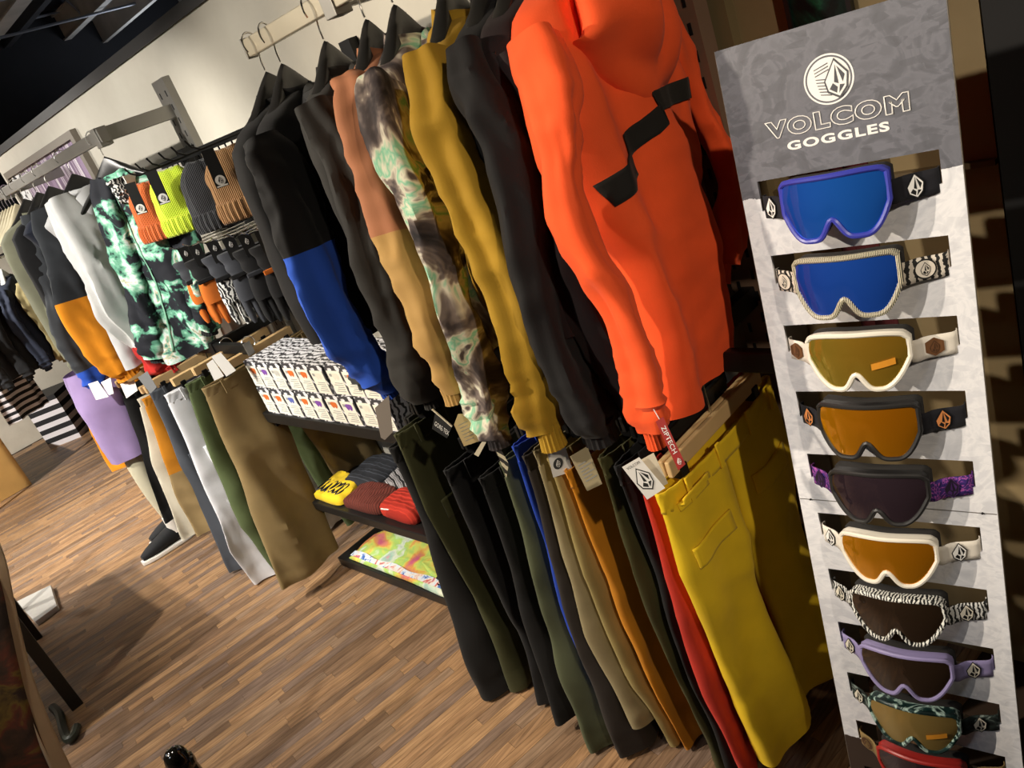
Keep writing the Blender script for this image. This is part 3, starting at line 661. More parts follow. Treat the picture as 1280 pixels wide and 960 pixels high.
def board_mat():
    m, nt, b = base('goggle_board_print')
    tc = N(nt, 'ShaderNodeTexCoord'); sx = N(nt, 'ShaderNodeSeparateXYZ'); nt.links.new(tc.outputs['Object'], sx.inputs[0])
    n = N(nt, 'ShaderNodeTexNoise'); n.inputs['Scale'].default_value = 70; n.inputs['Detail'].default_value = 5; nt.links.new(tc.outputs['Object'], n.inputs['Vector'])
    def edge(y, slope):
        a = N(nt, 'ShaderNodeMath', operation='MULTIPLY_ADD'); a.inputs[1].default_value = .018; a.inputs[2].default_value = -.009 - y; nt.links.new(n.outputs[0], a.inputs[0])
        a2 = N(nt, 'ShaderNodeMath', operation='ADD'); nt.links.new(a.outputs[0], a2.inputs[0]); nt.links.new(sx.outputs['Y'], a2.inputs[1])
        g = N(nt, 'ShaderNodeMath', operation='GREATER_THAN'); g.inputs[1].default_value = 0; nt.links.new(a2.outputs[0], g.inputs[0]); return g.outputs[0]
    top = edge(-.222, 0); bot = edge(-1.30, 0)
    v = N(nt, 'ShaderNodeTexVoronoi'); v.inputs['Scale'].default_value = 45; nt.links.new(coords(nt, (1, 2.2, 1), rot=(0, 0, .6)), v.inputs['Vector'])
    wv = N(nt, 'ShaderNodeTexNoise'); wv.inputs['Scale'].default_value = 16; wv.inputs['Distortion'].default_value = 2.5; wv.inputs['Detail'].default_value = 5
    nt.links.new(tc.outputs['Object'], wv.inputs['Vector'])
    mix = N(nt, 'ShaderNodeMix', data_type='RGBA'); nt.links.new(v.outputs['Color'], mix.inputs[6]); nt.links.new(wv.outputs[0], mix.inputs[7]); mix.inputs[0].default_value = .8
    rd = ramp(nt, [(.32, '#55565d'), (.47, '#5f6068'), (.53, '#6c6d76'), (.65, '#63646c')]); rl = ramp(nt, [(.35, '#d2d3d9'), (.47, '#dfe0e5'), (.53, '#e9e9ed'), (.65, '#d9dae0')])
    nt.links.new(mix.outputs[2], rd.inputs[0]); nt.links.new(mix.outputs[2], rl.inputs[0])
    m1 = N(nt, 'ShaderNodeMix', data_type='RGBA'); nt.links.new(top, m1.inputs[0]); nt.links.new(rl.outputs[0], m1.inputs[6]); nt.links.new(rd.outputs[0], m1.inputs[7])
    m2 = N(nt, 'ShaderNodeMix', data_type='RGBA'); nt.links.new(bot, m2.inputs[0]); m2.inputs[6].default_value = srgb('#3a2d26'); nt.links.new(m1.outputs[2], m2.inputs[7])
    nt.links.new(m2.outputs[2], b.inputs['Base Color']); b.inputs['Roughness'].default_value = .5; return m
board = thing('goggle_board', 'tall leaning cardboard display with cut-out slots for ten goggles', 'display stand'); board.matrix_world = BM
SL, SR, ST0, SDT, SH = .0278, .2764, .1972, .1174, .046
TH = .006
bm = MB(); bm.b2((0, -BH, -TH), (SL, 0, 0)); bm.b2((SR, -BH, -TH), (BW, 0, 0))
bm.b2((SL, -ST0, -TH), (SR, 0, 0))
nS = 11
for i in range(nS):
    t = ST0 + SDT * i; t2 = t + SDT if i < nS - 1 else BH
    bm.b2((SL, -t2, -TH), (SR, -(t + SH), 0))
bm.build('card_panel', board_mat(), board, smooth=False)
EDGE = plain('card_edge', '#8f877a', .8)
m = MB(); m.b2((-.0006, -BH, -TH), (0, 0, -.0004)); m.b2((BW, -BH, -TH), (BW + .0006, 0, -.0004)); m.build('card_edge', EDGE, board, smooth=False)
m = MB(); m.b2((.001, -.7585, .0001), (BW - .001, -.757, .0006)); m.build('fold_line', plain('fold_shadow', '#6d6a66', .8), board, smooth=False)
for x in (.02, BW - .02):
    m = MB(); m.tube([(x, -.757, .0005), (x, -.757, .003)], .0016, 8); m.build('rivet', BLK_INK, board)
m = MB(); m.b2((.02, -BH, -.10), (.026, -.25, -TH)); m.build('support_wing', EDGE, board, smooth=False)
m = MB(); m.b2((BW - .026, -BH, -.10), (BW - .02, -.25, -TH)); m.build('support_wing', EDGE, board, smooth=False)
text('VOLCOM', .030, WHITE_INK, board, (.154, -.129, .0009), outline=.00075, target_w=.195, space=1.22, bold=.0017)
text('GOGGLES', .017, WHITE_INK, board, (.151, -.155, .0006), target_w=.139, space=1.15, bold=.0006)
lg = MB()
def disc(m, c, r, z, mi, seg=48, r2=None):
    if r2 is None: m.add([(c[0] + r * math.cos(2 * PI * k / seg), c[1] + r * math.sin(2 * PI * k / seg), z) for k in range(seg)], [list(range(seg))], mi)
    else:
        k0 = m.add([(c[0] + q * math.cos(2 * PI * k / seg), c[1] + q * math.sin(2 * PI * k / seg), z) for q in (r, r2) for k in range(seg)], [(k, (k + 1) % seg, seg + (k + 1) % seg, seg + k) for k in range(seg)], mi)
LC = (.152, -.0765)
DKINK = plain('dark_grey_ink', '#4b4c51', .6)
disc(lg, LC, .0335, .0004, 0, r2=.0312); disc(lg, LC, .0288, .0004, 0)
for k in range(9):      # hatched shade lines left of the stone
    y = LC[1] + .016 - k * .0042; L = .014 - abs(k - 4) * .0006
    a = [(LC[0] - .001 - .011 + k * .0006 - L * .5, y), (LC[0] + .002, y + (.006 if k < 3 else -.003)), (LC[0] + .002, y + (.0045 if k < 3 else -.0045)), (LC[0] - .012 + k * .0006 - L * .5, y - .0012)]
    lg.add([(p[0], p[1], .0007) for p in a], [(0, 1, 2, 3)], 1)
lg.build('round_logo', [WHITE_INK, DKINK], board, smooth=False)
stone(board, [WHITE_INK, DKINK], (LC[0] + .0105, LC[1] - .001, .001), .047)

# goggles
def lens_mat(name, cols, rough=.06, metal=.65):
    m, nt, b = base(name); c = srgb(cols[0])
    lw = N(nt, 'ShaderNodeLayerWeight'); lw.inputs['Blend'].default_value = .35
    r = ramp(nt, [(i / max(1, len(cols) - 1), c_) for i, c_ in enumerate(cols)]); nt.links.new(lw.outputs['Facing'], r.inputs[0])
    nt.links.new(r.outputs[0], b.inputs['Base Color']); b.inputs['Metallic'].default_value = metal; b.inputs['Roughness'].default_value = rough
    b.inputs['Coat Weight'].default_value = .6; b.inputs['Coat Roughness'].default_value = .03; return m
def shape_top(kind, x):
    a = abs(x)
    if kind == 'square': return 1 - .10 * a ** 4 - .25 * max(0, a - .9) ** 1.0 * 4
    return 1 - .22 * a ** 3 - .3 * max(0, a - .9) * 4
def shape_bot(kind, x):
    a = abs(x)
    nose = .62 * math.exp(-(a / .17) ** 2)
    if kind == 'square': s = -1 + .95 * max(0, (a - .52) / .48) ** 2.1 + .05 * (1 - a)
    else: s = -1 + 1.05 * max(0, (a - .42) / .58) ** 1.8 + .12 * max(0, .4 - abs(a - .4))
    return s + nose
def goggle(i, label, frame, lens, strap, kind='square', emb=None, foam=None, hw=.076, hh=.045, emb_kind='stone', lift=0, top_bar=None, inner=None):
    cu, cy = (SL + SR) / 2 - .004, -(ST0 + SDT * i + SH * .5) - .021 + lift
    t = thing('ski_goggles', label, 'goggles', (0, 0, 0), 0, 'ski goggles on the display board')
    t.matrix_world = BM @ Matrix.Translation((cu, cy, 0))
    D = .062; Rc = .10
    def wrap(x, y, extra=0):       # curved front, x in metres
        a = x / Rc * .78; rr = Rc / .78
        return Vector((math.sin(a) * (rr + extra), y, D - rr * (1 - math.cos(a)) + extra * math.cos(a) - .10 * y * y * 8))
    xs = [-1 + 2 * k / 48 for k in range(49)]
    g = MB(); rows = []
    for x in xs:
        tp, bt = shape_top(kind, x) * hh, shape_bot(kind, x) * hh
        rows.append([wrap(x * hw, bt + (tp - bt) * j / 10, .002 * math.sin(PI * j / 10)) for j in range(11)])
    g.loft(rows, ringclosed=False, cap=False); lo = g.build('lens', lens, t)
    out = [wrap(x * hw, shape_top(kind, x) * hh) for x in xs] + [wrap(x * hw, shape_bot(kind, x) * hh) for x in xs[::-1]]
    MB().tube(out, .0042, 8, closed=True).build('frame', frame, t)
    # side of the frame and face foam behind it
    cen = sum(out, Vector()) / len(out)
    rings = [[Vector((p.x * s + cen.x * (1 - s), p.y * s + cen.y * (1 - s), p.z - d)) for p in out] for s, d in ((1, .001), (1.03, .012), (.98, .020))]
    MB().loft(rings, cap=False).build('frame_side', frame if top_bar is None else top_bar, t)
    rings = [[Vector((p.x * s + cen.x * (1 - s), p.y * s + cen.y * (1 - s), max(.004, p.z - d))) for p in out] for s, d in ((.98, .020), (1.02, .028), (1.0, .036), (.9, .040))]
    MB().loft(rings, cap=False).build('foam', foam or plain('goggle_foam', '#262423', .95), t)
    # strap: from the frame sides through the slot ends
    for s in (-1, 1):
        end = (SR - cu - .003) if s > 0 else (cu - SL - .003)
        p = [(hw * .93, D - .030), (hw * 1.03, .030), (hw * 1.2, .016), (end - .008, .006), (end - .001, .0005), (end + .0005, -.006), (end - .001, -.012)]
        pth = smooth_path([(s * a, 0, z) for a, z in p], 30); rows = []
        for q in pth: rows.append([Vector((q.x, .004 + y, q.z)) for y in (-.017, -.008, 0, .008, .017)])
        m_ = MB(); m_.loft(rows, ringclosed=False, cap=False); o = m_.build('strap', strap, t); sd = o.modifiers.new('thick', 'SOLIDIFY'); sd.thickness = .0018
        if emb:
            k = min(range(20), key=lambda j: abs(abs(pth[j].x) - .100)); a, b_ = pth[k], pth[k + 1]; tx = (b_ - a).normalized() * s; nn = tx.cross(Vector((0, 1, 0))); 
            if nn.z < 0: nn = -nn
            if emb_kind == 'stone': stone(t, emb, None, .031, place=lambda x, y, l, a=a, tx=tx, nn=nn: a + tx * x + Vector((0, y + .004, 0)) + nn * (l + .0022))
            else:
                mm = MB(); seg = 6 if emb_kind == 'hex' else 28
                ring = lambda r, l: [a + tx * (r * math.cos(2 * PI * k / seg + PI / 6)) + Vector((0, r * math.sin(2 * PI * k / seg + PI / 6) + .004, 0)) + nn * l for k in range(seg)]
                mm.add(ring(.0145, .0024), [list(range(seg))], 0); mm.add(ring(.0125, .0027), [list(range(seg))], 1 if emb_kind == 'ring' else 0)
                mm.build('patch', emb if emb_kind == 'hex' else [emb[1], emb[0]], t, smooth=False)
                stone(t, emb, None, .018, place=lambda x, y, l, a=a, tx=tx, nn=nn: a + tx * x + Vector((0, y + .004, 0)) + nn * (l + .0030))
    if inner:
        m_ = MB(); m_.add([wrap(x * hw, y, .0046) for x, y in ((.30, -.010), (.44, -.008), (.58, -.006), (.72, -.004), (.72, .006), (.58, .004), (.44, .002), (.30, .0))], [(0, 1, 6, 7), (1, 2, 5, 6), (2, 3, 4, 5)]); m_.build('sticker', inner, t, smooth=False)
    return t
LBLUE = lens_mat('blue_mirror_lens', ['#2a7af0', '#2a50d8', '#8a1f70'], .06)  # purple rim of both blue lenses is a reflection put into the colour
LBLUE2 = lens_mat('violet_blue_mirror_lens', ['#2a66e0', '#2a46c0', '#7a2a70'], .06)
LGOLD = lens_mat('gold_lens', ['#b88a2a', '#a0a040', '#57b8c8'], .08)
LORNG = lens_mat('orange_mirror_lens', ['#c8780c', '#d89818', '#9ab83a'], .07)
LSMOK = lens_mat('smoke_lens', ['#4a3a44', '#3a2d33', '#5a7a3a'], .07)
LSMK2 = lens_mat('brown_smoke_lens', ['#4a3828', '#3a2c22', '#5a7a3a'], .08)
LYEL = lens_mat('clear_amber_lens', ['#a88c50', '#9a8448', '#6a8a70'], .12, .5)
FBLUE = plain('blue_frame', '#3c41a8', .35); FWHT = plain('white_frame', '#ece6d8', .35); FBLK = plain('black_frame', '#232222', .45); FRED = plain('red_frame', '#b02c28', .4)
FLIL = plain('lilac_frame', '#9a90c0', .45); FTEAL = dyed('marbled_frame', [(.35, '#10201f'), (.5, '#1e3a38'), (.56, '#b9d6cc'), (.66, '#1a2a2a')], 22, 2, rough=.35)
FSTR = zebra('striped_frame', 150, '#1a1a1a', '#e5dcc0', 0, .4, (1, .3, .3)); FCHK = zebra('patterned_frame', 60, '#141414', '#efefe8', 8, .4)
SBLK = cloth('strap_black', '#16161d', wr=0); SWHT = cloth('strap_white', '#e3dcd0', wr=0); SLIL = cloth('strap_lilac', '#948ab8', wr=0); STAN = cloth('strap_tan', '#8a7348', wr=0)
SSTR = zebra('strap_lines', 90, '#1a1816', '#d8cfc2', 3, .8, (.4, 1.4, 1)); SZEB = zebra('strap_zebra', 60, '#121212', '#d8d8d4', 7, .8)
SPUR = dyed('strap_purple', [(.40, '#2a1d55'), (.5, '#4a2f85'), (.54, '#c25fb0'), (.58, '#3a2468')], 45, 3, rough=.8); SMAR = dyed('strap_marble', [(.4, '#141817'), (.55, '#2c3835'), (.66, '#9aa8a2')], 30, 1.5, rough=.8)
SORG = SBLK
EW = [WHITE_INK, BLK_INK]; EK = [BLK_INK, WHITE_INK]
goggle(0, 'goggles with blue frame, blue mirror lens and black straps', FBLUE, LBLUE, SBLK, 'square', EW)
goggle(1, 'goggles with black and cream striped frame and line-art straps', FSTR, LBLUE2, SSTR, 'square', [plain('cream_ink', '#d8cfc2', .7), BLK_INK], emb_kind='ring')
goggle(2, 'white goggles with gold lens, orange sticker and brown hexagon patches', FWHT, LGOLD, SWHT, 'round', [plain('brown_leather', '#6a4526', .6), plain('dark_brown_leather', '#4a2e18', .6)], emb_kind='hex', inner=plain('orange_sticker', '#d8902a', .5))
goggle(3, 'black goggles with orange mirror lens and orange strap emblems', FBLK, LORNG, SBLK, 'square', [plain('orange_ink', '#d88a4e', .6), BLK_INK])
goggle(4, 'black goggles with smoke lens and purple patterned straps', FBLK, LSMOK, SPUR, 'round', [plain('black_violet_ink', '#1a1024', .6), plain('violet_ink', '#40205a', .6)])
goggle(5, 'white goggles with orange mirror lens and plain white straps', FWHT, LORNG, SWHT, 'round', [WHITE_INK, BLK_INK], foam=None)
goggle(6, 'goggles with black and white patterned frame and zebra straps', FCHK, LSMK2, SZEB, 'round', [plain('cream_white_ink', '#e2dccb', .6), BLK_INK])
goggle(7, 'lilac goggles with dark lens and plain lilac straps', FLIL, LSMK2, SLIL, 'round', [plain('cream_white_ink', '#e2dccb', .6), BLK_INK])
goggle(8, 'dark marbled goggles with amber lens and marbled straps', FTEAL, LYEL, SMAR, 'round', [plain('cream_white_ink', '#e2dccb', .6), BLK_INK], inner=plain('orange_sticker', '#d8902a', .5))
goggle(9, 'red goggles with dark lens and tan straps', FRED, LSMOK, STAN, 'round', [plain('dark_brown_leather', '#4a2e18', .6), plain('tan_ink', '#8a7348', .7)], emb_kind='ring')
# ------------------------------------------------------------------ goggle boxes on the shelf
BOXM = zebra('box_print', 15, '#3c3c40', '#dcdce0', 9, .45, (1, 1, 1.3), thr=.42)
LBL = plain('box_label', '#e9e4d6', .5)
ICON = {'o': plain('icon_orange', '#d06a2c', .5), 'p': plain('icon_purple', '#7a4aa0', .5), 'g': plain('icon_grey', '#b9b7ae', .5), 'b': plain('icon_blue', '#5a68b0', .5), 'w': plain('icon_pale', '#dcd8c8', .5)}
ICOL = {'o': 'orange', 'p': 'purple', 'g': 'grey', 'b': 'blue', 'w': 'pale'}
bx0, bw, bh, bd = 1.078, .0915, .108, .185
def gbox(y, z, ic, label, dx=0):
    t = thing('goggle_box', label, 'box', (bx0 + dx, y, z), 0, 'patterned goggle boxes')
    b = MB(); b.b2((0, -bw / 2 + .001, 0), (bd, bw / 2 - .001, bh)); b.build('carton', BOXM, t, smooth=False, bevel=.0015)
    MB().b2((-.0012, -bw / 2 + .008, .006), (.0005, bw / 2 - .008, bh - .018)).build('label_card', LBL, t, smooth=False)
    g = MB(); pts = []
    for k in range(40):
        x = -1 + 2 * (k % 20) / 19; pts.append((x, shape_top('round', x)) if k < 20 else (-x, shape_bot('round', -x)))
    g.add([Vector((-.0018, -.006 - p[0] * .019, bh - .038 + p[1] * .012)) for p in pts], [list(range(40))]); g.build('goggle_picture', ICON[ic], t, smooth=False)
    l = MB()
    for k in range(5): l.b2((-.0018, -.028, .016 + k * .0075), (-.0012, .024 - (k % 3) * .008, .0185 + k * .0075))
    l.b2((-.0018, .014, bh - .038), (-.0012, .028, bh - .028)); l.build('small_print', GREY_INK, t, smooth=False, kind='stuff')
    return t
up_i = 'opgoowwoo'; lo_i = 'oobopopwo'
for k in range(9):
    y = 2.74 - k * (bw + .0025)
    where = ['at the khaki pants end of the row', 'second from the khaki pants end', 'third from the khaki pants end', 'fourth from the khaki pants end', 'fifth from the khaki pants end', 'sixth from the khaki pants end', 'under the tip of the blue sleeve', 'just past the blue sleeve', 'at the olive pants end of the row'][k]
    gbox(y, .757, lo_i[k], 'patterned goggle box with %s picture, lower layer, %s' % (ICOL[lo_i[k]], where), dx=.002 * math.sin(k * 3))
    gbox(y + .002 * math.sin(k * 5), .757 + bh + .001, up_i[k], 'patterned goggle box with %s picture, upper layer, %s' % (ICOL[up_i[k]], where), dx=.003 * math.cos(k * 2))

# ------------------------------------------------------------------ knits
def knit(name, c, sc=60, axis=(1, 1, 0)):
    if name in MATS: return MATS[name]
    m, nt, b = base(name); b.inputs['Base Color'].default_value = srgb(c); b.inputs['Roughness'].default_value = .9; b.inputs['Sheen Weight'].default_value = .3
    wv = N(nt, 'ShaderNodeTexWave'); wv.inputs['Scale'].default_value = sc; wv.inputs['Distortion'].default_value = 1.2; nt.links.new(coords(nt, (1, .2, .15)), wv.inputs['Vector'])
    bp = N(nt, 'ShaderNodeBump'); bp.inputs['Strength'].default_value = .7; bp.inputs['Distance'].default_value = .003; nt.links.new(wv.outputs[0], bp.inputs['Height']); nt.links.new(bp.outputs[0], b.inputs['Normal'])
    MATS[name] = m; return m
def beanie(loc, rz, label, mat, tilt=0, w=.105, h=.20, group='beanies on the black hook bar', tagged=True):
    t = thing('beanie', label, 'beanie', loc, rz, group); t.rotation_euler = (0, tilt, rz)
    m = MB(); rings = []
    for i in range(26):
        s = i / 25; z = -h * s
        r = w * (.12 + .88 * math.sin(min(1, s / .5 + .18) * PI / 2) ** .8) if s < .70 else w * (1.0 - .02 * (s - .7))
        ring = []
        for k in range(48):
            q = 2 * PI * k / 48; d = .0012 * (1 if k % 2 else -1) * (s > .05) + .008 * nz((math.cos(q), math.sin(q), s * 2), 1.6, len(label))
            ring.append(Vector(((r * .8 + d) * math.cos(q), (r * .36 + d) * math.sin(q), z + .015 * nz((math.cos(q), 0, s), 2, 3) * (1 - s))))
        rings.append(ring)
    m.loft(rings); m.build('crown', mat, t)
    m = MB(); rings = []
    for i in range(9):
        s = i / 8; z = -h + .062 * (1 - s) - .004; r = w * (1.03 + .07 * math.sin(PI * s))
        rings.append([Vector(((r * .8 + .002 * (1 if k % 2 else -1)) * math.cos(2 * PI * k / 60), (r * .40 + .002 * (1 if k % 2 else -1)) * math.sin(2 * PI * k / 60), z)) for k in range(60)])
    m.loft(rings, cap=False); o = m.build('folded_cuff', mat, t); s = o.modifiers.new('thick', 'SOLIDIFY'); s.thickness = .006
    if tagged:
        x0 = -w * .45
        tg = MB().b2((x0 - .018, -w * .36 - .024, -.098), (x0 + .018, -w * .36 - .021, .012)).build('header_tag', BLK_INK, t, smooth=False)
        d = MB(); disc(d, (0, 0), .0145, 0, 0, 24); d.v = [Vector((x0 + p.x, -w * .36 - .0246, -.078 + p.y)) for p in d.v]; d.build('round_mark', WHITE_INK, tg, smooth=False)
        stone(tg, [BLK_INK, WHITE_INK], None, .020, place=lambda x, y, l: Vector((x0 + x, -w * .36 - .0248 - l, -.078 + y)))
        MB().b2((x0 - .016, -w * .36 - .0246, -.096), (x0 + .016, -w * .36 - .0242, -.092)).build('tag_line', WHITE_INK, tg, smooth=False)
    return t
hb = thing('hook_bar', 'black hook bar with prongs holding the beanies', 'display bar', (1.36, 2.42, 1.687))
MB().b2((-.006, 0, -.012), (.006, .86, .012)).build('bar', BLK_METAL, hb, smooth=False)
for k in range(8):
    yy = .05 + k * .11
    MB().tube([(0, yy, 0), (-.20, yy, -.004), (-.225, yy, .012), (-.235, yy, .035)], .0035, 6).build('prong', BLK_METAL, hb)
for k in range(16): MB().b2((-.002, .02 + k * .053, -.075), (.002, .026 + k * .053, -.012)).build('grid_wire', BLK_METAL, hb, smooth=False)
MB().b2((-.003, 0, -.08), (.003, .86, -.074)).build('lower_wire', BLK_METAL, hb, smooth=False)
MB().b2((.006, .64, -.03), (WX - 1.36 - .031, .70, .03)).build('wall_mount', BLK_METAL, hb, smooth=False)
OKN = knit('orange_knit', '#c85f22'); LKN = knit('lime_knit', '#c4dc2c'); CKN = knit('charcoal_knit', '#26272b'); TKN = knit('tan_knit', '#a57b4f'); 
bx = 1.16
beanie((bx, 3.00, 1.655), R(-24), 'orange knit beanie beside the lime green one', OKN, .1, w=.10)
beanie((bx, 2.77, 1.665), R(-24), 'lime green knit beanie with folded cuff', LKN, .06, w=.108, h=.205)
beanie((bx + .01, 2.54, 1.655), R(-24), 'charcoal knit beanie beside the tan one', CKN, .06, w=.108, h=.21, tagged=False)
beanie((bx, 2.33, 1.66), R(-24), 'tan brown knit beanie beside the black jacket', TKN, .05, w=.104, h=.20)
# patterned neck warmer above the orange beanie
nw = thing('neck_warmer', 'crumpled black and white patterned neck warmer above the orange beanie', 'neck warmer', (1.15, 3.10, 1.70), R(20), None)
m = MB(); rings = []
for i in range(14):
    s = i / 13; rings.append([Vector(((.085 + .012 * nz((math.cos(q), s * 3, 0), 2, 5)) * math.cos(q), .035 * math.sin(q) + .012 * nz((math.cos(q), math.sin(q), s * 3), 2.5, 8), -.085 * s + .02 * nz((math.cos(q), math.sin(q), s), 2, 2))) for q in [2 * PI * k / 36 for k in range(36)]])
m.loft(rings); m.build('fabric', zebra('neck_print', 30, '#141416', '#d8d8d4', 12, .8, thr=.62), nw)
MB().b2((-.06, -.052, -.05), (-.005, -.049, 0)).build('tag', WHITE_CARD, nw, smooth=False)

# ------------------------------------------------------------------ gloves
def glove(loc, rz, label, mats, h=.25, tilt=0):
    t = thing('glove', label, 'glove', loc, rz, 'gloves hanging over the box shelf'); t.rotation_euler = (tilt, 0, rz)
    body, cuffm, accent = mats
    def fing(path, r): return smooth_path(path, 10), r
    m = MB(); rings = []
    for i in range(14):
        s = i / 13; z = -h * .30 - h * .34 * s; w_ = .044 + .012 * math.sin(s * PI * .6); d = .022
        rings.append([Vector((w_ * sgnp(math.cos(q), .8), d * sgnp(math.sin(q), .8), z)) for q in [2 * PI * k / 24 for k in range(24)]])
    m.loft(rings)
    for k in range(4):
        x = -.040 + k * .0265; L = h * (.30, .34, .33, .26)[k]
        p = smooth_path([(x, 0, -h * .60), (x * 1.05, -.004, -h * .64 - L * .4), (x * 1.05, -.012, -h * .64 - L)], 9)
        m.tube(p, [.0135, .0138, .0138, .0135, .0135, .013, .012, .010, .005], 10)
    p = smooth_path([(.045, -.005, -h * .42), (.068, -.012, -h * .56), (.072, -.018, -h * .72)], 8); m.tube(p, [.016, .017, .017, .016, .015, .014, .011, .005], 10)
    m.build('hand', body, t)
    m = MB(); rings = []
    for i in range(12):
        s = i / 11; z = -h * .32 * s; w_ = .056 - .012 * s + .003 * math.sin(s * 12)
        rings.append([Vector((w_ * sgnp(math.cos(q), .8), .026 * sgnp(math.sin(q), .8), z)) for q in [2 * PI * k / 24 for k in range(24)]])
    m.loft(rings); m.build('cuff', cuffm, t)
    MB().b2((-.048, -.027, -h * .34), (.048, -.021, -h * .28)).build('wrist_strap', accent, t, smooth=False, bevel=.003)
    MB().b2((-.02, -.032, -.03), (.02, -.029, .045)).build('header_card', BLK_INK, t, smooth=False)
    stone(t, [WHITE_INK, BLK_INK], None, .022, place=lambda x, y, l: Vector((x, -.0325 - l, .02 + y)))
    return t
GB = cloth('glove_black', '#141416'); GO = cloth('glove_orange', '#c96a20'); GZ = zebra('glove_print', 26, '#17171a', '#e0e0dc', 10, .8, thr=.6); GT = cloth('glove_tan', '#b59a72'); GG = cloth('glove_grey', '#3a3c42')
for y, x, rz, label, ms, h in (
    (2.99, 1.16, R(-14), 'orange and black glove beside the green tie-dye jacket', (GO, GG, GB), .26),
    (2.86, 1.15, R(-16), 'orange glove with dark cuff beside the white patterned glove', (GO, GB, GB), .26),
    (2.73, 1.16, R(-18), 'grey glove with white line pattern on the back', (GZ, GG, GB), .27),
    (2.62, 1.17, R(-20), 'charcoal grey glove beside the white patterned glove', (GG, GG, GB), .27),
    (2.50, 1.17, R(-20), 'plain black glove beside the charcoal grey glove', (GB, GB, GG), .27),
    (2.40, 1.18, R(-20), 'plain black glove beside the tan-cuffed glove', (GB, GB, GO), .27),
    (2.29, 1.18, R(-20), 'black glove with tan cuff beside the slate sleeve', (GB, GT, GB), .27)):
    glove((x, y, 1.36), rz, label, ms, h)
gr = thing('glove_bar', 'thin black bar with prongs carrying the gloves', 'display bar', (1.38, 2.2, 1.40))
MB().b2((-.006, 0, -.012), (.006, .9, .012)).build('bar', BLK_METAL, gr, smooth=False)
for y in (2.99, 2.86, 2.73, 2.62, 2.50, 2.40, 2.29):
    MB().tube([(0, y - 2.2, 0), (-.24, y - 2.2, .004), (-.26, y - 2.2, .02)], .003, 6).build('prong', STEEL, gr)
for yy in (.1, .8): MB().b2((.006, yy, -.02), (WX - 1.38 , yy + .03, .02)).build('wall_mount', BLK_METAL, gr, smooth=False)

# ------------------------------------------------------------------ folded beanies and shirt
def folded(name, label, cat, pts, z0, th, mats, seed, group=None, mf=None, bands=None):
    # soft pad with an outline given on the shelf (x, y)
    t = thing(name, label, cat, (0, 0, z0), 0, group); c = Vector((sum(p[0] for p in pts) / len(pts), sum(p[1] for p in pts) / len(pts), 0)); t.location = (c.x, c.y, z0)
    P = [Vector((p[0], p[1], 0)) - c for p in pts]; P = smooth_path(P + [P[0]], 48)[:-1]
    rings = []
    for s, z in ((.90, 0), (.99, th * .2), (1.0, th * .5), (.97, th * .8), (.88, th), (.7, th * 1.05), (.5, th * 1.08), (.3, th * 1.1), (.1, th * 1.1)):
        rings.append([Vector((p.x * s, p.y * s, z + .006 * (z > th * .7) * ridge((p.x * s, p.y * s, 0), 22, seed))) for p in P])
    m = MB(); m.loft(rings, mf=mf); m.build('folded_fabric', mats, t); return t
def stripes_mat(name, cols, sc, dist=3, rough=.9, stretch=(1, 1, 1), rot=(0, 0, 0)):
    if name in MATS: return MATS[name]
    m, nt, b = base(name); wv = N(nt, 'ShaderNodeTexWave'); wv.inputs['Scale'].default_value = sc; wv.inputs['Distortion'].default_value = dist; wv.inputs['Detail'].default_value = 1
    nt.links.new(coords(nt, stretch, rot=rot), wv.inputs['Vector']); r = ramp(nt, [(i / len(cols), c) for i, c in enumerate(cols)], 'CONSTANT'); nt.links.new(wv.outputs[0], r.inputs[0])
    nt.links.new(r.outputs[0], b.inputs['Base Color']); b.inputs['Roughness'].default_value = rough
    bp = N(nt, 'ShaderNodeBump'); bp.inputs['Strength'].default_value = .5; bp.inputs['Distance'].default_value = .004; nt.links.new(wv.outputs[0], bp.inputs['Height']); nt.links.new(bp.outputs[0], b.inputs['Normal'])
    MATS[name] = m; return m
zs = .3435; KG = 'folded beanies on the black shelf'
f1 = folded('folded_beanie', 'yellow folded beanie with black net pattern', 'beanie', [(1.085, 2.80), (1.24, 2.82), (1.20, 2.64), (1.09, 2.62)], zs, .035, cloth('yellow_knit', '#d8b81c'), 1, KG)
mm = MB()
for k in range(6):
    x = -.045; y = .07 - k * .027; mm.tube([(x + .034 * math.cos(2 * PI * j / 10) + .03, y + .012 * math.sin(2 * PI * j / 10), .040) for j in range(10)], .004, 5, closed=True)
mm.build('net_pattern', BLK_INK, f1, kind='stuff')
folded('folded_beanie', 'navy and grey folded beanie with a blue line', 'beanie', [(1.18, 2.73), (1.37, 2.74), (1.37, 2.54), (1.21, 2.53)], zs, .040, stripes_mat('navy_stripes', ['#14161c', '#14161c', '#14161c', '#3c4048', '#14161c'], 7, 2), 2, KG)
folded('folded_beanie', 'rust red folded cable-knit beanie', 'beanie', [(1.085, 2.58), (1.20, 2.585), (1.22, 2.40), (1.10, 2.365)], zs, .042, stripes_mat('rust_knit', ['#5a2216', '#742c1c', '#4c1c12'], 26, 4, rot=(0, 0, 1.2)), 3, KG)
folded('folded_beanie', 'black and pale grey striped folded beanie', 'beanie', [(1.215, 2.50), (1.38, 2.50), (1.37, 2.29), (1.22, 2.26)], zs, .046, stripes_mat('grey_stripes', ['#1c1a1a', '#b9b5b6', '#1c1a1a', '#8f8b8c'], 12, 3, rot=(0, 0, .4)), 4, KG)
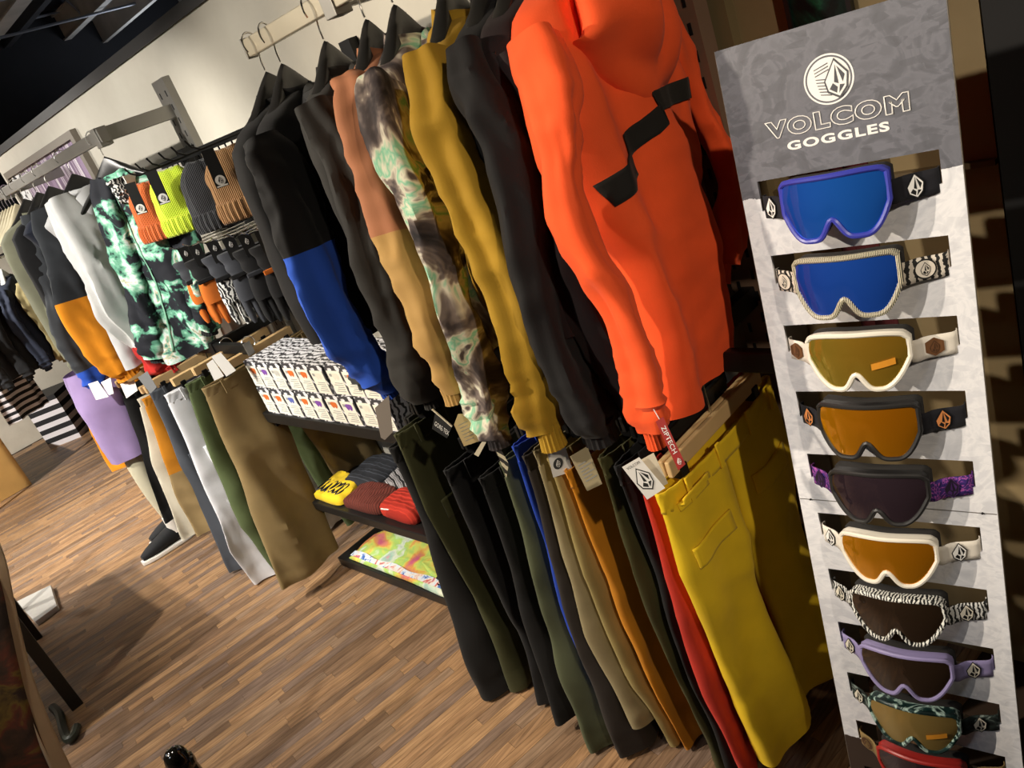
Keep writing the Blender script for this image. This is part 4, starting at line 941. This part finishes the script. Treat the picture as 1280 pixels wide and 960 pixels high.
folded('folded_beanie', 'bright red folded beanie with a white line', 'beanie', [(1.095, 2.345), (1.20, 2.35), (1.215, 2.19), (1.10, 2.16)], zs, .055, stripes_mat('red_stripes', ['#b02a18', '#c2331f', '#a82616'], 18, 1), 5, KG)
fr = MB().tube(smooth_path([(1.096, 2.335, .385), (1.100, 2.25, .392), (1.104, 2.175, .385)], 20), .003, 6); 
o = fr.build('white_line', WHITE_INK, None); p_ = [c for c in bpy.data.objects if c.name.startswith('folded_beanie') and c.get('label', '').startswith('bright red')][0]
o.parent = p_; o.location = -Vector(p_.location)
TEE = dyed('rainbow_dye', [(.32, '#c8607c'), (.42, '#d89850'), (.47, '#d0cc60'), (.53, '#a0c868'), (.58, '#d0d4c0'), (.65, '#90b8a8'), (.72, '#d88a9a')], 5, .6, seed=5)
tee = folded('tie_dye_shirt', 'rainbow tie-dye shirt folded flat on the low floor shelf', 'shirt', [(1.082, 2.78), (1.26, 2.77), (1.27, 2.40), (1.27, 2.06), (1.085, 2.03), (1.08, 2.4)], .0525, .018, TEE, 9)
cx_, cy_ = tee.location.x, tee.location.y
def tp(x, y, l): return Vector((1.165 + y - cx_, 2.20 - x - cy_, .0275 + l))
stone(tee, [WHITE_INK, BLK_INK], None, .13, place=tp)
m = MB(); m.loft([[(1.084 - cx_, 2.76 - cy_ - .70 * k / 20, .027), (1.112 - cx_ + .006 * math.sin(k), 2.76 - cy_ - .70 * k / 20, .0285)] for k in range(21)], ringclosed=False, cap=False)
o = m.build('sleeve_fold', dyed('blue_dye', [(.38, '#3f68b0'), (.46, '#d8e2ee'), (.55, '#e8d8c8'), (.62, '#c84a48'), (.7, '#6aa0d0')], 22, 1, seed=8), tee)
# ------------------------------------------------------------------ far rail jackets
TDG = dyed('green_tie_dye', [(.42, '#1b1d24'), (.475, '#22262c'), (.495, '#4d8670'), (.54, '#7dbc9e'), (.575, '#b4d4c4'), (.605, '#dde4e2'), (.635, '#c4b89c'), (.66, '#6aa690'), (.69, '#22262e')], 12, .4, seed=6, detail=4)
LGR = cloth('light_grey_fabric', '#c4c4c4'); WHT = cloth('white_fabric', '#d6d6d4'); REDF = cloth('red_fabric', '#c22a24'); DGR = cloth('mid_grey_fabric', '#5e5e5c')
ORF = cloth('amber_fabric', '#e8921c'); OLV = cloth('sage_olive_fabric', '#7d7d68'); NVY = cloth('navy_fabric', '#1d2230')
FJ = 'jackets on the rail beyond the shelves'
jk, jb = jacket('ski_jacket', 'black and green tie-dye jacket with a zip front', 3.15, R(-55), [(124, 218), (146, 290), (172, 365), (198, 440)], (TDG, TDG), 41, group=FJ, hem=-.86, a_tab=[(0, .04), (.12, .045), (.5, .046), (.9, .04), (1, .034)], sv=-.055,
                back_path=[(.13, 0, -.06), (.155, -.04, -.22), (.145, -.055, -.42), (.075, -.05, -.62)], cuff_mat=BLACK,
                prof_=[(.012, .02, .05, 0, .035), (-.01, .03, .08, 0, .04), (-.05, .04, .12, 0, .045), (-.15, .035, .14, -.004, .05), (-.29, .015, .158, -.004, .055), (-.45, -.03, .158, 0, .055), (-.60, -.07, .15, 0, .055), (-.70, -.105, .135, 0, .05)])
strip_on(bvh_of(jb), [(.0, -.03), (-.02, -.3), (-.10, -.66)], .006, 'zipper', plain('mint_zip', '#7fb59a', .5), jk)
jacket('hooded_jacket', 'light grey jacket with white sleeves ending in red', 3.56, R(10), [(54, 248), (76, 320), (112, 398), (150, 440), (186, 466)], (LGR, [WHT, REDF]), 43, group=FJ, hood=(.13, .18, .05), hem=-.84, body_hw=.19, sv=-.10, slant=-.03,
       sleeve_mf=lambda t, a: 1 if t > .70 else 0, a_tab=[(0, .05), (.12, .09), (.5, .10), (.8, .09), (.95, .07), (1, .05)])
jacket('ski_jacket', 'charcoal hooded jacket with amber orange lower sleeves', 3.92, R(14), [(38, 262), (52, 330), (64, 385), (98, 440), (134, 474)], (NVY, [cloth('dark_charcoal_fabric', '#2f3236'), ORF]), 45, group=FJ, hood=(.13, .15, .05), hem=-.80, body_hw=.18, sv=-.08,
       sleeve_mf=lambda t, a: 1 if t > .50 else 0, a_tab=[(0, .05), (.12, .09), (.5, .10), (.8, .095), (.95, .085), (1, .06)])
jacket('ski_jacket', 'black and royal blue jacket behind the charcoal and amber one', 4.12, R(14), [(28, 268), (48, 350), (72, 430), (108, 486)], (BLACK, [SLATE, ROYAL]), 46, group=FJ, hem=-.8, sleeve_mf=lambda t, a: 1 if t > .86 else 0)
jacket('ski_jacket', 'sage olive jacket farthest along the upper rail', 4.36, R(16), [(20, 288), (40, 345), (62, 402), (92, 470)], (OLV, OLV), 47, group=FJ, hem=-.8)
pants('ski_pants', 'amber orange pants hanging beyond the mannequin', 4.55, [(88, 470), (100, 505), (115, 545), (142, 590)], ORF, 48, group=FG, hw=.17, hem=-.62)
for k in range(6):
    coat_hanger((RX, 4.55 + k * .07, RZ), R(20), 'empty cream hanger in the cluster hooked on the far rail', plain('cream_hanger', '#cfc4a4', .5), 'cream hangers on the far rail', half=.16)
# wall panel
wp = thing('wall_panel', 'framed wall panel with purple and white stripes above the far rail', 'wall panel', (WX, 4.2, 1.30))
FRM = plain('panel_frame', '#6f675c', .6)
for lo, hi in (((-.03, 0, .655), (0, 1.40, .69)), ((-.03, 0, 0), (0, 1.40, .03)), ((-.03, 0, .03), (0, .05, .655)), ((-.03, 1.36, .03), (0, 1.40, .655))):
    MB().b2(lo, hi).build('frame_bar', FRM, wp, smooth=False)
m, nt, b = base('panel_stripes'); nn = N(nt, 'ShaderNodeTexNoise'); nn.inputs['Scale'].default_value = 1; nn.inputs['Detail'].default_value = 1
nt.links.new(coords(nt, (1, 26, .6)), nn.inputs['Vector']); rr = ramp(nt, [(.3, '#6a5470'), (.44, '#8d7894'), (.52, '#d8d2d8'), (.6, '#766078'), (.7, '#f0ecee')], 'CONSTANT'); nt.links.new(nn.outputs[0], rr.inputs[0]); nt.links.new(rr.outputs[0], b.inputs['Base Color']); b.inputs['Roughness'].default_value = .4
MB().b2((-.012, .05, .03), (-.004, 1.16, .655)).build('striped_print', m, wp, smooth=False)
MB().b2((-.014, 1.16, .03), (-.004, 1.36, .655)).build('graphic_print', zebra('panel_graphic', 14, '#26262a', '#d8d8d8', 9, .5), wp, smooth=False)
MB().b2((-.016, .1, .33), (-.012, 1.16, .35)).build('divider', FRM, wp, smooth=False)

# ------------------------------------------------------------------ mannequin legs
man = thing('mannequin', 'cream leg mannequin in lilac shorts and a black slip-on shoe', 'mannequin', (.93, 4.12, 0))
CRM = plain('mannequin_skin', '#d6cfb4', .35)
me = bpy.data.meshes.new('body'); 
J = [((.02, 0, .98), .13, .11), ((.02, 0, .86), .145, .11), ((.0, -.03, .74), .085, .09), ((-.055, -.03, .47), .055, .06), ((-.052, -.02, .30), .055, .055), ((-.045, 0, .10), .036, .038), ((-.05, 0, .055), .038, .036), ((-.13, .02, .03), .03, .025),
     ((.04, .10, .74), .085, .09), ((.05, .12, .47), .055, .06), ((.06, .13, .30), .055, .055), ((.07, .14, .10), .036, .038), ((.06, .15, .055), .038, .036), ((-.02, .17, .03), .03, .025)]
E_ = [(0, 1), (1, 2), (2, 3), (3, 4), (4, 5), (5, 6), (6, 7), (1, 8), (8, 9), (9, 10), (10, 11), (11, 12), (12, 13)]
me.from_pydata([j[0] for j in J], E_, []); body = bpy.data.objects.new('body', me); COL.objects.link(body); body.parent = man
sk = body.modifiers.new('skin', 'SKIN'); sk.use_smooth_shade = True
for i, j in enumerate(J): me.skin_vertices[0].data[i].radius = (j[1], j[2])
me.skin_vertices[0].data[1].use_root = True
sb = body.modifiers.new('sub', 'SUBSURF'); sb.levels = 2; sb.render_levels = 2; me.materials.append(CRM)
LIL = cloth('lilac_fabric', '#9c86b4')
for cx0, cy0, sd in ((.0, -.03, 1), (.045, .11, 2)):
    rings = []
    for i in range(26):
        t = i / 25; z = 1.0 - .46 * t; r = .115 + .03 * math.sin(min(1, t * 2.2) * PI / 2) - .025 * t; ring = []
        for k in range(36):
            q = 2 * PI * k / 36; d = .008 * ridge((math.cos(q) * .1, math.sin(q) * .1, z * .3), 12, sd)
            ring.append(Vector((cx0 * min(1, t * 2) - .03 * t + (r + d) * math.cos(q), cy0 * min(1, t * 2 + .2) + (r * .75 + d) * math.sin(q), z)))
        rings.append(ring)
    MB().loft(rings, cap=False).build('shorts_leg', LIL, man)
for cx0, cy0 in ((-.06, 0), (.045, .15)):
    m = MB(); rings = []
    for i in range(20):
        s = i / 19; x = .055 - .255 * s; w_ = .036 * (1 - (abs(s - .45) / .62) ** 3.2) + .008; hgt = .085 * (1 - s) ** .8 + .030
        rings.append([Vector((cx0 + x, cy0 + .03 * s + w_ * math.cos(q), .018 + hgt * .5 + (hgt * .5) * sgnp(math.sin(q), .8))) for q in [2 * PI * k / 20 for k in range(20)]])
    m.loft(rings); sh = m.build('shoe', cloth('shoe_canvas', '#17181a'), man)
    m = MB(); rings = []
    for i in range(20):
        s = i / 19; x = .062 - .272 * s; w_ = .042 * (1 - (abs(s - .45) / .60) ** 4) + .006
        rings.append([Vector((cx0 + x, cy0 + .03 * s + w_ * sgnp(math.cos(q), .6), .012 + .012 * sgnp(math.sin(q), .4))) for q in [2 * PI * k / 16 for k in range(16)]])
    m.loft(rings); m.build('sole', plain('white_rubber', '#dcd8d0', .5), sh)
    m = MB(); m.tube([(cx0 + .012, cy0, .07), (cx0 + .014, cy0, .16)], .044, 16); m.build('sock', cloth('white_sock', '#dcd6cc'), man)

# ------------------------------------------------------------------ second rack beyond the wall
br = thing('garment_rack', 'chrome garment rack standing beyond the end of the wall', 'garment rack', (.2, 6.5, 0))
MB().tube([(0, 0, 1.56), (1.75, 0, 1.56)], .014, 10).build('top_rail', STEEL, br)
for x in (.0, 1.75):
    MB().tube([(x, 0, 0), (x, 0, 1.56)], .014, 10).build('post', STEEL, br); MB().b2((x - .02, -.22, 0), (x + .02, .22, .03)).build('foot', BLK_METAL, br, smooth=False)
bgc = [('peach pink', '#d88a74', 'nearest its free end'), ('pale green', '#a9b486', 'beside the peach one'), ('black', '#1b1c20', 'beside the pale green one'), ('dark charcoal', '#26282c', 'between two black ones'),
       ('jet black', '#101114', 'beside the charcoal one'), ('navy', '#1e2536', 'beside the khaki one'), ('khaki', '#8a7f58', 'beside the navy one'), ('soft black', '#1a1a1c', 'closest to the rack wall')]
for k, (cn, ch, wh) in enumerate(bgc):
    cm = cloth('rack_%s_fabric' % cn.replace(' ', '_'), ch)
    jacket('hanging_jacket', '%s jacket on the chrome rack, %s' % (cn, wh), 6.5, R(60), None, (cm, cm), 70 + k, x=.66 + k * .13, zr=1.55, group='jackets on the chrome rack', hem=-.75,
           back_path=[(.2, 0, -.06), (.27, 0, -.2), (.27, 0, -.45), (.26, 0, -.62)], hang_mat=plain('white_plastic', '#d8d8d4', .4), hang_group='pale hangers on the chrome rack',
           hang_label='pale hanger holding the %s jacket on the chrome rack' % cn)
# striped box by the back wall
q0 = at_z(50, 556, 0); q1 = at_z(88, 541, 0); ux = (q1 - q0).normalized(); uy = Vector((-ux.y, ux.x, 0))
q0 = q0 + Vector((0, -.35, 0)); sbx = thing('striped_box', 'black and white striped box standing by the back wall', 'box', q0, math.atan2(ux.y, ux.x)); wdt = (q1 - q0).length
nst = 10; hbx = .42
for k in range(nst):
    MB().b2((0, 0, hbx * k / nst), (wdt, .36, hbx * (k + 1) / nst)).build('stripe_band', plain('box_black', '#1b1b1e', .6) if k % 2 else plain('box_white', '#e0dce0', .6), sbx, smooth=False)
st = thing('striped_shirt', 'black and white striped shirt hanging over the striped box', 'shirt', (1.02, 6.9, 1.05), R(20))
rg_ = []
for i in range(30):
    t = i / 29; rg_.append([Vector((.17 * sgnp(math.cos(q), .7), .035 * sgnp(math.sin(q), .8) + .02 * math.sin(8 * math.cos(q) + t * 2), -.60 * t)) for q in [2 * PI * k / 40 for k in range(40)]])
MB().loft(rg_).build('body', stripes_mat('shirt_stripes', ['#17171a', '#dcd8dc'], 6.5, 0, stretch=(0, 0, 1), rot=(0, R(90), 0)), st)
MB().tube([(0, 0, .0), (0, 0, .12), (.02, 0, .15)], .003, 6).build('hook', STEEL, st)
# tan plinth
pl = thing('plinth', 'plain tan wooden display plinth on the floor near the back wall', 'plinth', (.755, 6.80, 0), R(0))
MB().b2((-.9, 0, 0), (0, .75, .42)).build('cube', plain('tan_plywood', '#c49a58', .6, 0, var=.1), pl, smooth=False, bevel=.004)
MB().b2((-.9, -.004, .40), (0, .0, .42)).build('top_edge', plain('tan_edge', '#b08848', .6), pl, smooth=False)
# ------------------------------------------------------------------ behind the goggle board
BEI = plaster('beige_panel_paint', '#8f7c58', '#a08c66')
struct(MB().b2((1.50, .44, 0), (1.62, .93, 2.4)).build('wall_near', BEI, smooth=False))
struct(MB().b2((1.485, .44, 1.185), (1.50, .87, 1.195)).build('trim_2', plain('panel_joint', '#6a5a40', .7), smooth=False))
struct(MB().b2((1.47, .845, 0), (1.50, .895, 2.4)).build('trim_3', plain('panel_trim', '#7a6a4a', .6), smooth=False))
struct(MB().b2((1.44, -2.2, 0), (1.52, .42, 2.6)).build('wall_dark', plain('black_drape', '#0e0e0f', .9, 0, var=.2), smooth=False))
pic = thing('framed_picture', 'small dark green framed picture behind the top of the goggle board', 'picture', (1.495, .625, 1.475))
MB().b2((-.015, 0, 0), (0, .115, .012)).build('frame_bar', BLK_WOOD, pic, smooth=False); MB().b2((-.015, 0, .012), (0, .008, .3)).build('frame_bar', BLK_WOOD, pic, smooth=False)
MB().b2((-.015, .107, .012), (0, .115, .3)).build('frame_bar', BLK_WOOD, pic, smooth=False); MB().b2((-.015, 0, .3), (0, .115, .312)).build('frame_bar', BLK_WOOD, pic, smooth=False)
MB().b2((-.009, .008, .012), (-.002, .107, .3)).build('print', dyed('green_print', [(.4, '#0c1512'), (.52, '#12352a'), (.6, '#1f5a3c'), (.68, '#0a1010')], 9, 2, rough=.4), pic, smooth=False)
mr = thing('maroon_scarf', 'maroon cloth strip hanging on the wall behind the goggle slots', 'scarf', (1.44, .66, .85))
m = MB(); m.loft([[Vector((.012 * math.sin(k * .7) + d, -.035 + .07 * j / 6 + .004 * math.sin(k), .62 - .62 * k / 24)) for j, d in [(j, .006 * math.sin(j * 2)) for j in range(7)]] for k in range(25)], ringclosed=False, cap=False)
o = m.build('cloth', cloth('maroon_cloth', '#4a1418'), mr); s = o.modifiers.new('thick', 'SOLIDIFY'); s.thickness = .004
MB().tube([(.02, 0, .60), (.05, 0, .63)], .004, 6).build('peg', BLK_METAL, mr)

# ------------------------------------------------------------------ details on the garments
def w2l(t, P):
    q = Vector(P) - Vector(t.location); a = -t.rotation_euler.z
    return Vector((q.x * math.cos(a) - q.y * math.sin(a), q.x * math.sin(a) + q.y * math.cos(a), q.z))
def card(t, px, ref, mat, name='hang_tag', th=.0012, tilt=(0, 0, 0, 0), lift=0):
    # a card hanging at the depth of a point of the garment, facing the aisle
    d0 = (Vector(ref) - CAM).dot(FW) - lift; C = []
    for (x, y), dd in zip(px, tilt + (0,) * (len(px) - len(tilt))):
        r = ray(x, y); C.append(CAM + r * ((d0 + dd) / r.dot(FW)))
    n = (C[1] - C[0]).cross(C[2] - C[0]).normalized()
    if n.dot(FW) > 0: n = -n
    m = MB(); k = len(C); m.add([w2l(t, p) for p in C] + [w2l(t, p - n * th) for p in C], [list(range(k)), list(range(k, 2 * k))[::-1]] + [(i, (i + 1) % k, k + (i + 1) % k, k + i) for i in range(k)])
    o = m.build(name, mat, t, smooth=False); return o, C, n
def on_card(t, o, C, n, TL, TR, BL):
    ex, ey = (TR - TL), (BL - TL); 
    return lambda fx, fy, l=0: w2l(t, TL + ex * fx + ey * fy + n * (.0006 + l))
def text_on(t, par, TL, TR, BL, n, txt, fx, fy, wfrac, mat, hfrac, rot90=False, bold=0):
    ex, ey = TR - TL, BL - TL
    if rot90: ax, ay = ey.normalized(), -ex.normalized() * -1; L = ey.length
    else: ax, ay = ex.normalized(), -ey.normalized(); L = ex.length
    if rot90: ay = ex.normalized()
    me = text_mesh(txt, 1.0, 1, 0, 1.05, 0, bold); xs = [v.co.x for v in me.vertices]; ys = [v.co.y for v in me.vertices]
    kx = L * wfrac / (max(xs) - min(xs)); H = (ex.length if rot90 else ey.length) * hfrac; ky = H / (max(ys) - min(ys)); cx0, cy0 = (max(xs) + min(xs)) / 2, (max(ys) + min(ys)) / 2
    cen = TL + ex * fx + ey * fy
    for v in me.vertices: v.co = w2l(t, cen + ax * (v.co.x - cx0) * kx + ay * (v.co.y - cy0) * ky + n * .0009)
    me.materials.clear(); me.materials.append(mat); o = bpy.data.objects.new('lettering', me); COL.objects.link(o); o.parent = t; return o
def string(t, a, b, mat=STEEL, sag=.0):
    MB().tube([w2l(t, a), w2l(t, (Vector(a) + Vector(b)) / 2 + Vector((0, 0, -sag))), w2l(t, b)], .0008, 5).build('tag_string', mat, t)
# orange jacket: black zigzag tape, hem cord, hang tags
bv = bvh_of(bo)
oloc = Vector((RX, .895, RZ)); zn = -.145
def ol(px, py): u, z = local_uz(px, py, oloc, R(8)); return (u, z - zn)
TT = [(705, 345), (600, 382), (497, 422), (520, 472), (475, 525), (427, 578), (437, 655), (395, 715), (345, 775)]
BB = [(728, 425), (628, 458), (525, 497), (548, 552), (505, 600), (456, 660), (480, 732), (440, 800), (390, 866)]
rows = []; lastP = Vector((.2, -.06, -.2))
for i in range(len(TT) - 1):
    for j in range(7):
        f_ = j / 7; r_ = []
        a_ = [TT[i][q] + (TT[i + 1][q] - TT[i][q]) * f_ for q in (0, 1)]; b_ = [BB[i][q] + (BB[i + 1][q] - BB[i][q]) * f_ for q in (0, 1)]
        for k in range(7):
            u_, z_ = ol(600 + (a_[0] + (b_[0] - a_[0]) * k / 6) / 3.2, (a_[1] + (b_[1] - a_[1]) * k / 6) / 3.2)
            hit = bv.ray_cast(Vector((u_, -.6, z_)), Vector((0, 1, 0)))[0]
            if hit is not None: lastP = Vector((u_, hit.y - .004, z_))
            r_.append(lastP.copy())
        rows.append(r_)
o = MB().loft(rows, ringclosed=False, cap=False).build('black_tape', TRIMBLK, jk_or); s_ = o.modifiers.new('thick', 'SOLIDIFY'); s_.thickness = .0015
refo = (.86, .80, .99)
o, C, n = card(jk_or, [(792, 580), (817, 566), (835, 604), (812, 618)], refo, CREAM_CARD, lift=.0)
o, C, n = card(jk_or, [(777.5, 584), (799, 571.5), (831.5, 610), (809, 624.5)], refo, WHITE_CARD, lift=.012)
TL, TR, BL = C[0], C[1], C[3]
pc = on_card(jk_or, o, C, n, TL, TR, BL); ex, ey = TR - TL, BL - TL
def stone_on(t, par, TL, TR, BL, n, fx, fy, h, mats):
    ex, ey = (TR - TL).normalized(), (BL - TL).normalized(); cen = TL + (TR - TL) * fx + (BL - TL) * fy
    stone(t, mats, None, h, place=lambda x, y, l: w2l(t, cen + ex * x - ey * y + n * (l + .0004)))
stone_on(jk_or, o, TL, TR, BL, n, .5, .52, ey.length * .58, [WHITE_INK, BLK_INK])
text_on(jk_or, o, TL, TR, BL, n, 'VOLCOM', .5, .10, .72, BLK_INK, .07)
o, C, n = card(jk_or, [(819.7, 527), (829, 521), (857, 580), (848, 588)], (.93, .80, 1.02), plain('red_tag', '#a8201c', .5), lift=.07)
TL, TR, BL = C[0], C[1], C[3]
text_on(jk_or, o, TL, TR, BL, n, 'ZIPTECH', .5, .42, .55, WHITE_INK, .55, rot90=True, bold=.01)
stone_on(jk_or, o, TL, TR, BL, n, .5, .86, .012, [WHITE_INK, plain('red_tag', '#a8201c', .5)])
string(jk_or, (C[0] + C[1]) / 2, (C[0] + C[1]) / 2 + Vector((.0, .01, .035)), WHITE_INK)
# tags on pants
def find(lbl): return [x for x in bpy.data.objects if x.get('label', '').startswith(lbl)][0]
t = find('stone beige'); o, C, n = card(t, [(680.6, 552), (701, 541), (716.6, 589), (691.6, 597)], (.91, 1.16, .90), plain('grey_tag', '#b9b6b0', .6), lift=.015)
dd = MB(); cen = C[0] + (C[1] - C[0]) * .45 + (C[3] - C[0]) * .72; ex, ey = (C[1] - C[0]).normalized(), (C[3] - C[0]).normalized()
dd.add([w2l(t, cen + ex * .011 * math.cos(2 * PI * k / 24) + ey * .011 * math.sin(2 * PI * k / 24) + n * .0006) for k in range(24)], [list(range(24))]); dd.build('round_mark', BLK_INK, t, smooth=False)
stone_on(t, o, C[0], C[1], C[3], n, .45, .72, .016, [plain('grey_tag', '#b9b6b0', .6), BLK_INK])
string(t, (C[0] + C[1]) / 2, (C[0] + C[1]) / 2 + Vector((.01, .02, .03)), WHITE_INK)
t = find('mustard orange pants'); o, C, n = card(t, [(712.5, 570.6), (734, 558), (753, 605), (734, 614)], (.92, 1.09, .88), plain('kraft_card', '#b3a582', .7), lift=.02)
dd = MB(); TL, TR, BL = C[0], C[1], C[3]
for k in range(6):
    f0, f1 = .15, .6 + .2 * (k % 2); dd.add([w2l(t, TL + (TR - TL) * a + (BL - TL) * b_ + n * .0006) for a, b_ in ((f0, .3 + k * .09), (f1, .3 + k * .09), (f1, .33 + k * .09), (f0, .33 + k * .09))], [(0, 1, 2, 3)])
dd.build('small_print', GREY_INK, t, smooth=False, kind='stuff')
t = find('terracotta jacket'); o, C, n = card(t, [(540, 536), (543.7, 517), (565, 533), (558.7, 548)], (.86, 1.30, 1.02), BLK_INK, lift=.03)
text_on(t, o, C[1], C[2], C[0], n, 'GORE-TEX', .5, .55, .82, WHITE_INK, .28)
m = MB(); m.tube([w2l(t, C[1] + Vector((-.002, 0, .012))), w2l(t, C[2])], .0022, 6); m.build('tag_edge', CREAM_CARD, t)
o, C, n = card(t, [(567.5, 531), (572.5, 517.5), (586, 516.7), (601, 551), (580, 558)], (.86, 1.28, 1.02), plain('kraft_card2', '#b29a6c', .7), lift=.035)
dd = MB()
for k in range(6): 
    a = C[0] + (C[4] - C[0]) * (.1 + .14 * k); b_ = C[2] + (C[3] - C[2]) * (.2 + .12 * k); e = b_ - a
    dd.add([w2l(t, p + n * .0006) for p in (a + e * .2, a + e * (.8 - .1 * (k % 2)), a + e * (.8 - .1 * (k % 2)) + Vector((0, 0, -.0015)), a + e * .2 + Vector((0, 0, -.0015)))], [(0, 1, 2, 3)])
dd.build('small_print', GREY_INK, t, smooth=False, kind='stuff')
t = find('smoky grey'); card(t, [(592.5, 568), (610, 540), (613.5, 542), (598, 571)], (.86, 1.2, .98), CREAM_CARD, lift=.03)
o, C, n = card(t, [(611, 540), (615, 541), (636, 580), (633, 597)], (.86, 1.2, .98), zebra('striped_tag', 40, '#26231f', '#cfc6a8', 2, .6), lift=.035)
t = find('dark olive cargo'); card(t, [(468.7, 510), (486, 494), (491, 540), (481, 550), (476, 547)], (.90, 1.63, .93), plain('brown_grey_tag', '#6e655c', .7), lift=.02)
t = find('khaki pants with'); o, C, n = card(t, [(264, 446), (276, 440.6), (295, 463), (283, 470.6)], (.98, 2.80, 1.0), plain('grey_tag', '#b9b6b0', .6), lift=.02)
card(t, [(258, 455), (266, 449), (280, 470), (268, 476)], (.98, 2.84, 1.0), plain('grey_tag', '#b9b6b0', .6), lift=.0)
t = man; card(t, [(110, 480), (122, 476), (136, 496), (120, 500)], (.85, 3.98, .86), WHITE_CARD, lift=.05); card(t, [(126, 478), (138, 472), (142, 492), (136, 494)], (.85, 3.98, .86), WHITE_CARD, lift=.07)
t = find('black narrow'); card(t, [(150, 480), (168, 476), (172, 488), (158, 498)], (.93, 3.9, .92), WHITE_CARD, lift=.05)
t = find('slate blue'); card(t, [(172, 472), (184, 464), (196, 484), (188, 492)], (.93, 3.4, .95), plain('dark_tag', '#5c5c5c', .6), lift=.05)

# ------------------------------------------------------------------ left foreground: T-stand, table legs, base plate, post
ts = thing('display_table', 'display table with square black legs by the draped patterned garment', 'table', (-.45, 3.0, 0))
TB = plain('table_black', '#17140f', .5)
def leg_at(px, py, w=.045, h=.74, nm='leg'):
    P = at_z(px, py, 0); MB().b2((P.x + .45 - w, P.y - 3.0, 0), (P.x + .45, P.y - 3.0 + w, h)).build(nm, TB, ts, smooth=False, bevel=.003); return P
pA = leg_at(105, 879); pB = leg_at(54, 796, .03)
MB().b2((-.62, pA.y - 3.0, .74), (pA.x + .45, pB.y - 3.0 + .05, .775)).build('table_top', TB, ts, smooth=False, bevel=.004)
for dx in (-.60,):
    MB().b2((dx, pA.y - 3.0, 0), (dx + .045, pA.y - 3.0 + .045, .74)).build('leg', TB, ts, smooth=False); MB().b2((dx, pB.y - 3.0, 0), (dx + .045, pB.y - 3.0 + .045, .74)).build('leg', TB, ts, smooth=False)
gp = thing('base_plate', 'pale square base plate on the floor behind the table leg', 'base plate', (0, 0, 0))
c4 = [at_z(*p, .028) for p in ((63, 731), (71, 757), (44, 777), (20, 752))]; cc = sum(c4, Vector()) / 4; gp.location = (cc.x, cc.y, 0)
ang = math.atan2((c4[0] - c4[1]).y, (c4[0] - c4[1]).x); gp.rotation_euler.z = 0
m = MB(); top = [Vector((p.x - cc.x, p.y - cc.y, .028)) for p in c4]; m.add(top + [Vector((p.x, p.y, 0)) for p in top], [(0, 1, 2, 3), (7, 6, 5, 4)] + [(i, (i + 1) % 4, 4 + (i + 1) % 4, 4 + i) for i in range(4)])
m.build('plate', plain('plate_grey', '#b8b6b0', .45), gp, smooth=False, bevel=.002)
MB().tube([(-.09, .05, .028), (-.09, .05, .6)], .022, 14).build('post', plain('post_grey', '#5a564e', .4, .6), gp)
# patterned garment draped over the table end
dg = thing('draped_garment', 'dark brown and red patterned garment with a beige edge draped over the table', 'garment', (0, 2.55, .80))
edge_px = [(0, 678), (9, 705), (17, 745), (27, 790), (40, 840), (60, 895), (92, 965), (125, 1030)]
EP = [at_y(x, y, 2.62 - .04 * i) for i, (x, y) in enumerate(edge_px)]; EP = smooth_path(EP, 40)
DGM = dyed('brown_red_print', [(.34, '#20150f'), (.46, '#38261a'), (.55, '#54281a'), (.62, '#5e4a1c'), (.72, '#2a1a14')], 8, 1.5, seed=4)
BEG = cloth('beige_edge_fabric', '#a08a70')
rows = []; rows2 = []
for i, P in enumerate(EP):
    w_ = .010 + .012 * math.sin(i * .35)
    ring = []
    for k in range(14):
        a = k / 13; ring.append(Vector((P.x - .045 - .30 * a, P.y - 2.55 - .06 - .06 * math.sin(a * PI * .5) - .012 * math.sin(a * 9 + i * .12), P.z - .80 - .03 - .02 * a)))
    rows.append(ring)
    rows2.append([Vector((P.x - .05 * q, P.y - 2.55 - .062 * q, P.z - .80 - .03 * q + .002 * math.sin(q * 5))) for q in [k / 6 for k in range(7)]])
o = MB().loft(rows, ringclosed=False, cap=False).build('front_fabric', DGM, dg); s = o.modifiers.new('thick', 'SOLIDIFY'); s.thickness = .006
o = MB().loft(rows2, ringclosed=False, cap=False).build('edge_fabric', BEG, dg); s = o.modifiers.new('thick', 'SOLIDIFY'); s.thickness = .006
sp = thing('floor_cable', 'dark green cable loop lying by the table leg', 'cable', (0, 0, 0))
cp = [at_z(x, y, .02) for x, y in ((66, 884), (74, 893), (79, 912), (85, 924), (92, 920), (96, 908))]; sp.location = (cp[0].x, cp[0].y, 0)
MB().tube([p - Vector((cp[0].x, cp[0].y, 0)) for p in smooth_path(cp, 30)], .016, 8).build('cord', plain('green_rubber', '#20251a', .5), sp)
pk = at_z(219, 945, .62)
po = thing('stand_post', 'glossy black rounded post top rising beside the aisle', 'stand post', (pk.x, pk.y, 0))
GL = plain('gloss_black', '#0f0e0c', .12, .1, coat=.6)
MB().lathe([(.001, .64), (.012, .638), (.02, .63), (.024, .618), (.024, .605), (.028, .602), (.029, .592), (.028, .585)], 28).build('cap', GL, po)
MB().lathe([(.026, .585), (.03, .5), (.036, .3), (.04, .02)], 28).build('shaft', GL, po)
MB().lathe([(.13, .0), (.13, .012), (.05, .02), (.04, .02)], 32).build('base', GL, po)
